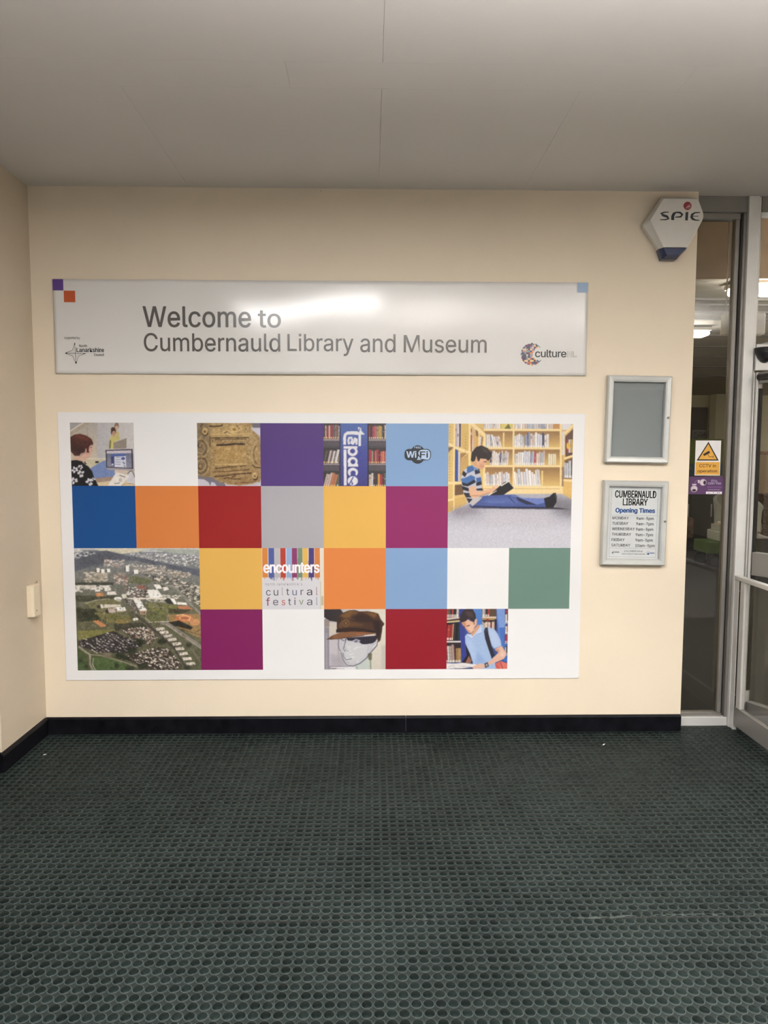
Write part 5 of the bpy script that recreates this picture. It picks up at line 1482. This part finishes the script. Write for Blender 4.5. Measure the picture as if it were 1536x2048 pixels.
M_LIL = mat('lilac_print', (196, 184, 210), rough=.35, srgb=True)
M_CUFF = mat('steel_print', (206, 194, 200), rough=.35, srgb=True)
M_PD = mat('dark_plum_print', (40, 24, 40), rough=.35, srgb=True)
under(text('lettering', "IT'LL", 3.6157, 3.6507, 1.3605, 1.3715, yc - .0005, M_LIL, None, .03), pc)
under(text('lettering', 'COST YOU', 3.5983, 3.6692, 1.3470, 1.3575, yc - .0005, M_LIL, None, .03), pc)
ub('print_line', [rect(3.5990, 3.6660, 1.3165, 1.3185)], yc - .0004, M_LIL, pc)
ub('print_block', [rect(3.5950, 3.6740, 1.3270, 1.3300), rect(3.5950, 3.6740, 1.3330, 1.3360)], yc - .0004, mat('mauve_print', (122, 84, 136), rough=.35, srgb=True), pc)
ub('logo_strip', [rect(3.5887, 3.6770, 1.2945, 1.3074)], yc - .0004, mat('white_strip_print', (228, 222, 226), rough=.35, srgb=True), pc)
ub('logo_marks', [rect(3.598, 3.610, 1.2985, 1.3005), ellipse(3.6295, 1.3010, .0025, .0025, 12), ellipse(3.6530, 1.3010, .003, .003, 12), ellipse(3.6630, 1.3010, .003, .0025, 12)], yc - .0006, M_PD, pc)
for a, b, hx, hz in ((3.5222, 1.3225, 0, 1), (3.5705, 1.3580, -1, .25)):
    ub('handcuff', [ellipse(a, b, .0205, .0195)], yc - .0004, mat('cuff_edge_print', (140, 112, 140), rough=.35, srgb=True), pc)
    ub('handcuff', [ellipse(a, b, .0172, .0164)], yc - .0005, M_CUFF, pc)
    ub('handcuff', [ellipse(a + (.0085 if hx else 0), b - (.001 if hx else .008), .0075 if hx else .011, .011 if hx else .0068)], yc - .0006, M_PD, pc)
    ub('handcuff', [rect(a - .012, a + .012, b + .0200, b + .0268) if not hx else rect(a - .0290, a - .0190, b - .004, b + .013)], yc - .0004, M_CUFF, pc)
ub('handcuff_chain', strip([(3.5230, 1.3500), (3.5280, 1.3600), (3.5360, 1.3690), (3.5420, 1.3700)], .0045), yc - .0003, mat('chain_print', (128, 96, 136), rough=.35, srgb=True), pc)

# ------------------------------------------------------------------ post, transom, door leaf and guard rail
post = struct(empty('trim_1', (3.775, .08, 0)), 'pale aluminium post between side panel and door', 'door post')
wb('post', 3.7375, 3.7920, .040, .15, 0.0, 2.866, M_ALU, .002, post)
wb('post_edge', 3.7923, 3.812, .058, .15, 0.0, 2.866, M_ALU, .0015, post)
tr = struct(empty('trim_2', (4.3, .08, 1.955)), 'aluminium transom bar above the library door', 'transom')
wb('head', 3.8125, 4.855, .055, .15, 2.785, 2.866, M_ALU_D, 0, tr)
wb('transom_bar', 3.8125, 4.80, .050, .15, 2.018, 2.100, M_ALU, .002, tr)
wb('transom_cover', 3.800, 4.80, .030, .0495, 1.958, 2.040, M_ALU, .002, tr)
wb('post', 4.801, 4.855, .040, .15, 0, 2.784, M_ALU, .002, tr)
cyl('fixing_screw', (3.872, .027, 1.985), .004, .004, 'y', M_GASKET, tr, 10)
w2 = struct(empty('window_2', (4.3, .1, 2.1)), 'glazed light above the library door', 'window')
wb('pane', 3.8125, 4.80, .094, .100, 2.101, 2.784, glass_mat('clear_door_glass', (0.94, 0.935, 0.925)), 0, w2)

dome = tag(empty('door_sensor', (3.845, .0285, 2.035)), 'black half-dome motion sensor on the transom above the door', 'sensor')
rings = []
for i, (t, s) in enumerate(((0.040, 1.0), (.034, 1.03), (.012, .93), (-.014, .68), (-.032, .36), (-.038, .12))):
    ring = []
    for j in range(18):
        a = math.pi * j / 17
        ring.append((-.056 * s * math.cos(a), -.060 * s * math.sin(a), t))
    ring.append((.056 * s * .6, -.0005, t)); ring.append((-.056 * s * .6, -.0005, t))
    rings.append(ring)
bm = bmesh.new()
bm_loft(bm, rings[::-1])
link('dome', finish(bm, 'dome', 0, 2, False), M_BLACK_PL, dome)
box('window_slot', -.02, .02, -.0605, -.0575, .018, .024, M_GASKET, dome)

# door leaf, open towards the concourse
DA = math.radians(-62)
door = struct(empty('door_1', (3.8085, .036, 0), (0, 0, DA)), 'aluminium framed glass library door standing open', 'door')
M_DOOR = mat('grey_door_frame', (0.27, 0.26, 0.245), rough=.4, metal=.3, var=.03)
def db(n, x0, x1, y0, y1, z0, z1, m, bevel=.0015):
    return box(n, x0, x1, y0, y1, z0, z1, m, door, bevel, 1)
db('hinge_stile', 0, .006, -.022, .022, .012, 1.945, M_ALU)
db('stile_edge', .0062, .013, -.020, .020, .012, 1.945, M_DOOR)
db('stile', .0132, .0255, -.022, .022, .012, 1.945, M_ALU)
db('gasket', .0257, .0340, -.012, .012, .22, 1.86, M_GASKET, 0)
db('top_rail', .0345, .90, -.022, .022, 1.885, 1.945, M_DOOR)
db('mid_rail', .0345, .90, -.022, .022, .86, .985, M_DOOR)
db('bottom_rail', .0345, .90, -.022, .022, .012, .16, M_DOOR)
db('closing_stile', .9002, .96, -.022, .022, .012, 1.945, M_ALU)
box('pane', .0345, .8998, -.003, .003, .9855, 1.8845, MATS['clear_door_glass'], door)
box('pane', .0345, .8998, -.003, .003, .1605, .8595, MATS['clear_door_glass'], door)
bm = bmesh.new()
bm_loft(bm, [[(x, -.026 - .016 * math.cos(a), 1.918 + .016 * math.sin(a)) for a in np.linspace(0, 2 * math.pi, 14, endpoint=False)] for x in (.030, .034, .60)])
link('safety_sensor_bar', finish(bm, 'safety_sensor_bar', 0, 2, True), M_BLACK_PL, door)

guard = tag(empty('guard_rail', (3.764, -.4, 0)), 'low glazed aluminium guard panel beside the door opening', 'guard rail')
def gb_(n, x0, x1, y0, y1, z0, z1, m, bevel=.0015):
    return under(box(n, x0, x1, y0, y1, z0, z1, m, None, bevel, 1), guard)
gb_('wall_post', 3.742, 3.762, -.002, .038, .0, .828, M_ALU)
gb_('gasket', 3.745, 3.760, -.020, -.0025, .135, .826, M_GASKET, 0)
gb_('stile', 3.742, 3.768, -.062, -.0205, .135, .828, M_ALU)
gb_('top_rail', 3.738, 3.772, -1.0, .038, .8285, .853, M_ALU, .003)
gb_('bottom_rail', 3.742, 3.768, -1.0, -.0025, .030, .1345, M_DOOR)
gb_('end_post', 3.740, 3.770, -1.04, -1.0005, .0, .853, M_ALU)
gb_('pane', 3.753, 3.757, -1.0, -.0625, .135, .828, MATS['clear_door_glass'], 0)
for z in (.775, .20):
    under(cyl('fixing_screw', (3.7415, -.0105, z), .0035, -.003, 'x', M_ALU, None, 10), guard)
    under(cyl('fixing_screw', (3.7415, .016, z), .0035, -.003, 'x', M_ALU, None, 10), guard)

# ------------------------------------------------------------------ the library behind the glass
M_CARPET = mat('dark_carpet', (0.015, 0.0135, 0.0115), rough=.95, var=.35, scale=160, bump=.3, bscale=400)
M_LCEIL = mat('library_ceiling', (0.56, 0.53, 0.48), rough=.7, var=.04, scale=3)
M_LWALL = mat('library_wall_cream', (0.56, 0.50, 0.34), rough=.6, var=.03, scale=2)
M_BROWN = mat('brown_fascia_board', (0.50, 0.375, 0.265), rough=.5, var=.12, scale=6)
struct(box('floor_library', 3.2, 15.0, .16, 12.2, -.06, -.001, M_CARPET), 'dark carpet inside the library', 'floor')
struct(box('floor_threshold', 3.45, 4.86, .061, .1595, -.05, -.0005, M_ALU_D), 'metal threshold strip under the glazing', 'floor')
struct(box('wall_library_left', 3.2, 3.4, .161, 12.2, 0, 3.4, M_LWALL), 'library side wall', 'wall')
struct(box('wall_library_right', 14.8, 15.0, .161, 12.2, 0, 3.4, M_LWALL), 'library right wall', 'wall')
far = struct(box('wall_library_far', 3.4, 14.8, 11.0, 11.2, 0, 2.75, M_LWALL), 'cream far wall of the library with a patterned border', 'wall')
box('dark_dado', 3.4, 14.8, 10.97, 10.999, 0, .70, mat('dark_dado_board', (.05, .055, .055), rough=.6), far)
box('beige_dado', 3.4, 14.8, 10.98, 10.999, .7005, 1.53, mat('beige_dado_board', (.42, .31, .19), rough=.6), far)
box('border_strip', 3.4, 14.8, 10.975, 10.999, 1.5305, 1.60, mat('patterned_border', (.30, .17, .12), rough=.6, var=.7, scale=22), far)
box('door_panel', 7.75, 8.70, 10.96, 10.999, .0, 2.50, mat('dark_door_panel', (.075, .066, .055), rough=.5, var=.2, scale=5), far)
box('pale_pillar', 8.74, 9.20, 10.70, 10.969, .0, 2.749, M_LWALL, far)
lc = struct(box('ceiling_library', 3.4, 14.8, 1.2, 11.0, 2.7505, 2.80, M_LCEIL), 'suspended ceiling inside the library', 'ceiling')
for yb in (1.95, 2.15, 2.45, 2.75, 3.65, 4.4, 5.2, 6.2, 7.4):
    box('ceiling_batten', 3.4, 14.8, yb, yb + .045, 2.735, 2.750, mat('batten_grey', (.20, .19, .175), rough=.6), lc)
struct(box('ceiling_lobby', 3.4, 14.8, .161, 1.2, 3.32, 3.40, M_LCEIL), 'raised ceiling just inside the library entrance', 'ceiling')
struct(box('trim_3', 3.4, 14.8, 1.17, 1.199, 2.715, 3.319, M_BROWN), 'brown fascia board inside the library entrance', 'fascia')

M_LIB = mat('library_lamp_diffuser', (.9, .9, .88), rough=.5, var=0, emit=((1.0, .97, .90), LIB_E))
def hung_light(x0, x1, y0, y1, label, z=2.734):
    t = empty('strip_light', ((x0 + x1) / 2, (y0 + y1) / 2, z))
    a, b = (x1 - x0) / 2, (y1 - y0) / 2
    box('body', -a, a, -b, b, -.030, -.0005, M_LAMP_RIM, t)
    box('tube_cover', -a + .01, a - .01, -b + .01, b - .01, -.075, -.0305, M_LIB, t, .015, 1)
    tag(t, label, 'strip light', 'strip lights inside the library')
hung_light(4.33, 5.70, 1.24, 1.50, 'bright white light panel just inside above the library door')
hung_light(5.6, 6.9, .55, .75, 'unseen strip light added on the raised lobby ceiling to light the fascia', 3.319)  # added out of view to brighten the brown fascia
hung_light(3.70, 5.02, 3.12, 3.32, 'white strip light seen through the narrow glass panel')
for x0, y0, nm in ((3.55, 5.2, 'left side'), (3.55, 7.6, 'far left side'), (8.4, 4.2, 'right side'), (10.2, 6.6, 'far right side'), (4.6, 9.6, 'back left corner'), (11.6, 9.6, 'back right corner')):
    hung_light(x0, x0 + 1.3, y0, y0 + .2, 'unseen strip light added deeper inside the library, ' + nm)  # lamps added out of view to light the library

ctl = tag(empty('control_box', (3.862, .30, 2.186)), 'pale plastic control box fixed behind the door post', 'control box')
box('case', -.116, .116, -.03, .03, 0, .126, M_WHITE_PL, ctl, .012, 3)
for x, z, s in ((.075, .090, .004), (.066, .072, .003), (.066, .060, .003), (.030, .034, .003), (.055, .034, .003)):
    cyl('indicator', (x, -.0305, z), s, -.003, 'y', M_WHITE_PL if z > .05 else M_GASKET, ctl, 10)
tube('hanger', [(-.09, .02, .126), (-.09, .02, .70)], .004, M_ALU, ctl, 8)
tube('hanger', [(.09, .02, .126), (.09, .02, .70)], .004, M_ALU, ctl, 8)

# framed notice on the dark door
nt_ = tag(empty('wall_notice', (8.55, 10.955, 1.90)), 'small dark framed notice on the dark door at the back', 'notice')
box('frame', -.16, .16, -.012, 0, -.13, .13, M_ALU_D, nt_)
box('print', -.14, .14, -.0135, -.0121, -.11, .11, mat('dark_notice_print', (.10, .09, .08), rough=.4, var=.8, scale=14), nt_)
tn = tag(empty('teal_notice', (10.12, 10.99, 1.86)), 'small teal notice on the cream library wall', 'notice')
box('card', -.06, .06, -.004, 0, -.07, .07, mat('teal_card', (.09, .24, .28), rough=.5), tn)
box('print', -.04, .04, -.0052, -.0041, -.02, .05, mat('pale_teal_print', (.3, .45, .48), rough=.5), tn)

# green and blue display screen
ds = tag(empty('display_screen', (6.6, 7.05, 0)), 'green and blue lettered display screen inside the library', 'display screen')
box('green_panel', -.6, .62, 0, .03, 1.385, 1.76, mat('lime_panel', (.15, .18, .045), rough=.5), ds)
box('blue_panel', -.6, .62, 0, .03, 1.20, 1.3845, mat('slate_blue_panel', (.05, .085, .11), rough=.5), ds)
M_DL = mat('display_print', (.22, .26, .24), rough=.5)
text('lettering', 'OPEN', -.18, .03, 1.29, 1.35, -.001, M_DL, ds, .02)
text('lettering', 'TO YOU', .10, .40, 1.215, 1.27, -.001, M_DL, ds, .02)
for k in range(4):
    pts = ellipse(.30, 1.68 - k * .075, .028, .026, 18)
    flat('ring_print', strip(pts + [pts[0]], .010), -.001, mat('ring_print', (.05, .09, .06), rough=.5), ds)
for x in (-.55, .57):
    box('leg', x - .02, x + .02, .005, .025, .03, 1.1995, M_ALU_D, ds)
    box('foot', x - .025, x + .025, -.2, .22, 0, .0295, M_ALU_D, ds)

# patterned armchair
ac = tag(empty('armchair', (6.02, 6.62, 0)), 'brown patterned high-backed armchair behind the narrow glass', 'armchair')
M_FLOR = mat('brown_floral_fabric', (.13, .085, .062), rough=.9, var=.75, scale=16)
M_WOODL = mat('pale_wood_leg', (.30, .22, .14), rough=.5)
box('seat', -.28, .28, -.30, .28, .30, .46, M_FLOR, ac, .04, 3)
box('backrest', -.30, .30, .20, .38, .40, 1.02, M_FLOR, ac, .05, 3)
for s in (-1, 1):
    box('arm', s * .32 - .05, s * .32 + .05, -.28, .30, .32, .62, M_FLOR, ac, .03, 3)
    for yy in (-.24, .30):
        cyl('leg', (s * .26, yy, 0), .018, .31, 'z', M_WOODL, ac, 10, .026)
# grey cabinet
gc = tag(empty('low_cabinet', (6.95, 7.35, 0)), 'dark grey low cabinet with panelled doors in the library', 'cabinet')
M_GC = mat('dark_grey_laminate', (.055, .057, .06), rough=.45, var=.08)
box('carcass', -.55, .55, 0, .4, .06, 1.02, M_GC, gc)
for i in range(3):
    d = box('door', -.54 + i * .362, -.19 + i * .362, -.019, -.0005, .08, 1.0, M_GC, gc, .003, 1)
    box('handle', -.22 + i * .362, -.205 + i * .362, -.032, -.0195, .55, .75, M_ALU, d)
box('plinth', -.53, .53, .03, .38, 0, .0595, M_GASKET, gc)
# pale tub chair
tb = tag(empty('tub_chair', (7.05, 6.42, 0)), 'pale curved tub chair in front of the grey cabinet', 'chair')
M_TUB = mat('pale_green_grey_vinyl', (.36, .37, .32), rough=.6, var=.04)
bm = bmesh.new()
ro, ri = [], []
for z, r in ((.42, .30), (.70, .31), (.95, .33)):
    ring = [(r * math.cos(a), r * math.sin(a), z - (.20 if z > .9 else 0) * (1 - math.sin(a)) * .6) for a in np.linspace(math.radians(-25), math.radians(205), 20)]
    ring += [((r - .05) * math.cos(a), (r - .05) * math.sin(a), z - (.20 if z > .9 else 0) * (1 - math.sin(a)) * .6) for a in np.linspace(math.radians(205), math.radians(-25), 20)]
    ro.append(ring)
bm_loft(bm, ro)
link('backrest', finish(bm, 'backrest', 0, 2, False), M_TUB, tb)
cyl('seat', (0, 0, .34), .27, .10, 'z', M_TUB, tb, 28, None, .02)
for a in range(4):
    cyl('leg', (.2 * math.cos(a * 1.571 + .78), .2 * math.sin(a * 1.571 + .78), 0), .014, .34, 'z', M_ALU_D, tb, 10)
# green trolley
tr_ = tag(empty('toy_trolley', (6.66, 5.80, 0)), 'green and olive wheeled trolley of children\'s things in the library', 'trolley')
M_GRN = mat('leaf_green_plastic', (.085, .135, .04), rough=.5, var=.15)
M_OLV = mat('olive_plastic', (.17, .165, .045), rough=.5, var=.15)
box('tray', -.42, .24, -.22, .22, .20, .36, M_GRN, tr_, .015, 2)
box('olive_bin', .0, .23, -.20, .20, .3605, .60, M_OLV, tr_, .015, 2)
box('pale_bin', -.26, -.02, -.20, .18, .3605, .50, M_TUB, tr_, .02, 2)
for i in range(5):
    box('book', -.24 + i * .045, -.205 + i * .045, -.12, .10, .5005, .58 + .015 * (i % 3), [M_TUB, M_BROWN, M_WHITE_PL][i % 3], tr_)
for x in (-.32, .13):
    for y in (-.20, .17):
        w = cyl('wheel', (x, y, .10), .10, .03, 'y', M_BLACK_PL, tr_, 22)
        cyl('hub', (x, y - .004, .10), .055, .038, 'y', M_GC, w, 16)
box('axle', -.34, .15, -.01, .01, .095, .1995, M_ALU_D, tr_)
# stacked baskets
M_BSK = mat('brown_wicker', (.17, .115, .085), rough=.8, var=.6, scale=45, bump=.6, bscale=70)
for i in range(6):
    b = tag(empty('wicker_basket', (9.12, 9.25, .001 + i * .135)), 'brown wicker basket, %s of the stack seen through the door glass' % ('bottom', 'second', 'third', 'fourth', 'fifth', 'top')[i], 'basket', 'stacked wicker baskets')
    bm = bmesh.new()
    def rr4(w, d, z):
        return [(-w, -d, z), (w, -d, z), (w, d, z), (-w, d, z)]
    bm_loft(bm, [rr4(.20, .15, 0), rr4(.23, .18, .125), rr4(.215, .165, .125), rr4(.19, .14, .01)], True, True)
    link('body', finish(bm, 'body'), M_BSK, b)
    bm = bmesh.new()
    bm_loft(bm, [rr4(.232, .182, .110), rr4(.240, .190, .122), rr4(.232, .182, .134), rr4(.2155, .1655, .134), rr4(.2155, .1655, .1255)], False, False)
    link('rim', finish(bm, 'rim'), M_BSK, b)

# reader seated deep in the library; the post hides all but a foot
chair = tag(empty('reading_chair', (8.36, 9.05, 0)), 'grey seat under the reader, mostly hidden behind the door post', 'chair')
box('seat', -.20, .24, -.22, .22, .38, .44, M_GC, chair, .02, 2)
box('backrest', -.25, -.20, -.22, .22, .44, .88, M_GC, chair, .02, 2)
for sx_ in (-.17, .20):
    for sy_ in (-.19, .19):
        cyl('leg', (sx_, sy_, 0), .014, .385, 'z', M_ALU_D, chair, 10)
def skin(name, verts, edges, m, parent, sub=2, root=0):
    me = bpy.data.meshes.new(name)
    me.from_pydata([v[:3] for v in verts], edges, [])
    o = link(name, me, m, parent)
    o.modifiers.new('skin', 'SKIN')
    s = o.modifiers.new('sub', 'SUBSURF')
    s.levels = s.render_levels = sub
    o.modifiers['skin'].use_smooth_shade = True
    lay = me.skin_vertices[0].data
    for i, v in enumerate(verts):
        lay[i].radius = (v[3], v[3])
        lay[i].use_root = (i == root)
    return o
M_SKIN = mat('skin', (.45, .28, .20), rough=.5, var=.05)
M_TROU = mat('beige_trousers', (.36, .28, .20), rough=.85, var=.08)
M_TOP = mat('dark_jumper', (.05, .06, .075), rough=.9, var=.1)
M_HAIR = mat('dark_hair', (.03, .022, .018), rough=.6)
M_SHOE = mat('pale_shoe', (.62, .57, .50), rough=.5, var=.05)
per = tag(empty('person', (8.36, 9.05, 0)), 'seated person in beige trousers and a pale laced shoe behind the door', 'person')
V = [(0, 0, .54, .13), (-.02, 0, .70, .125), (-.02, 0, .86, .13), (-.01, 0, 1.00, .11), (.01, 0, 1.09, .05), (.03, 0, 1.19, .075), (.04, 0, 1.27, .085), (.035, 0, 1.33, .06)]
E_ = [(0, 1), (1, 2), (2, 3), (3, 4), (4, 5), (5, 6), (6, 7)]
for s in (-1, 1):
    b = len(V)
    V += [(0.02, s * .09, .53, .09), (.20, s * .10, .53, .085), (.33, s * .10, .51, .065), (.37 if s < 0 else .34, s * .09, .30, .052), (.43 if s < 0 else .36, s * .09, .10, .036)]
    E_ += [(0, b), (b, b + 1), (b + 1, b + 2), (b + 2, b + 3), (b + 3, b + 4)]
    a = len(V)
    V += [(-.01, s * .17, .98, .055), (.02, s * .21, .74, .042), (.20, s * .12, .66, .032), (.27, s * .08, .66, .028)]
    E_ += [(3, a), (a, a + 1), (a + 1, a + 2), (a + 2, a + 3)]
    for q in range(4):
        f0 = len(V)
        V += [(.31, s * (.05 + .018 * q), .672, .009), (.345 - .004 * abs(q - 1), s * (.045 + .018 * q), .660, .008)]
        E_ += [(a + 3, f0), (f0, f0 + 1)]
    f0 = len(V)
    V += [(.285, s * .045, .69, .010), (.305, s * .03, .70, .009)]
    E_ += [(a + 3, f0), (f0, f0 + 1)]
skin('body', V, E_, M_SKIN, per)
skin('jumper', [(0, 0, .56, .14), (-.02, 0, .70, .14), (-.02, 0, .86, .145), (-.01, 0, 1.00, .12), (-.01, -.17, .98, .066), (.02, -.21, .74, .052), (.18, -.13, .665, .042), (-.01, .17, .98, .066), (.02, .21, .74, .052), (.18, .13, .665, .042)],
     [(0, 1), (1, 2), (2, 3), (3, 4), (4, 5), (5, 6), (3, 7), (7, 8), (8, 9)], M_TOP, per)
skin('trousers', [(0, 0, .54, .145), (.02, -.09, .53, .100), (.20, -.10, .53, .095), (.335, -.10, .51, .075), (.375, -.09, .30, .066), (.425, -.09, .13, .058), (.02, .09, .53, .100), (.20, .10, .53, .095), (.335, .10, .51, .075), (.345, .09, .30, .066), (.36, .09, .13, .058)],
     [(0, 1), (1, 2), (2, 3), (3, 4), (4, 5), (0, 6), (6, 7), (7, 8), (8, 9), (9, 10)], M_TROU, per)
skin('hair', [(.0, 0, 1.27, .085), (.03, 0, 1.335, .075), (-.03, 0, 1.20, .06)], [(0, 1), (0, 2)], M_HAIR, per)
for s in (-1, 1):
    cyl('eye', (.122, s * .030, 1.275), .010, .006, 'x', M_HAIR, per, 10)
    box('ear', .02, .045, s * .083 - .008, s * .083 + .008, 1.235, 1.285, M_SKIN, per, .004, 2)
loft('nose', [[(.112, -.014, 1.225), (.112, .014, 1.225), (.112, .005, 1.275), (.112, -.005, 1.275)], [(.140, -.008, 1.230), (.140, .008, 1.230), (.122, .003, 1.270), (.122, -.003, 1.270)]], M_SKIN, per)
box('mouth', .108, .114, -.022, .022, 1.196, 1.204, mat('lips', (.32, .12, .10), rough=.5), per, .002, 1)
for s, x0 in ((-1, .39), (1, .32)):
    sh = loft('shoe', [[(x0 + x, s * .09 + wd * c, z) for c, z in ((-1, .0), (1, .0), (1, zt * .6), (.55, zt), (-.55, zt), (-1, zt * .6))] for x, wd, zt in ((-.03, .036, .10), (.02, .040, .11), (.09, .043, .075), (.16, .044, .055), (.215, .026, .035))], M_SHOE, per, .004)
    loft('sole', [[(x0 + x, s * .09 + wd * c, z) for c, z in ((-1, .001), (1, .001), (1, .018), (-1, .018))] for x, wd in ((-.035, .038), (.09, .046), (.16, .047), (.222, .028))], mat('dark_sole', (.10, .08, .07), rough=.7), sh)
    for q in range(3):
        box('lace', x0 + .045 + q * .03, x0 + .055 + q * .03, s * .09 - .03, s * .09 + .03, .092 - q * .012, .100 - q * .012, M_GASKET, sh)
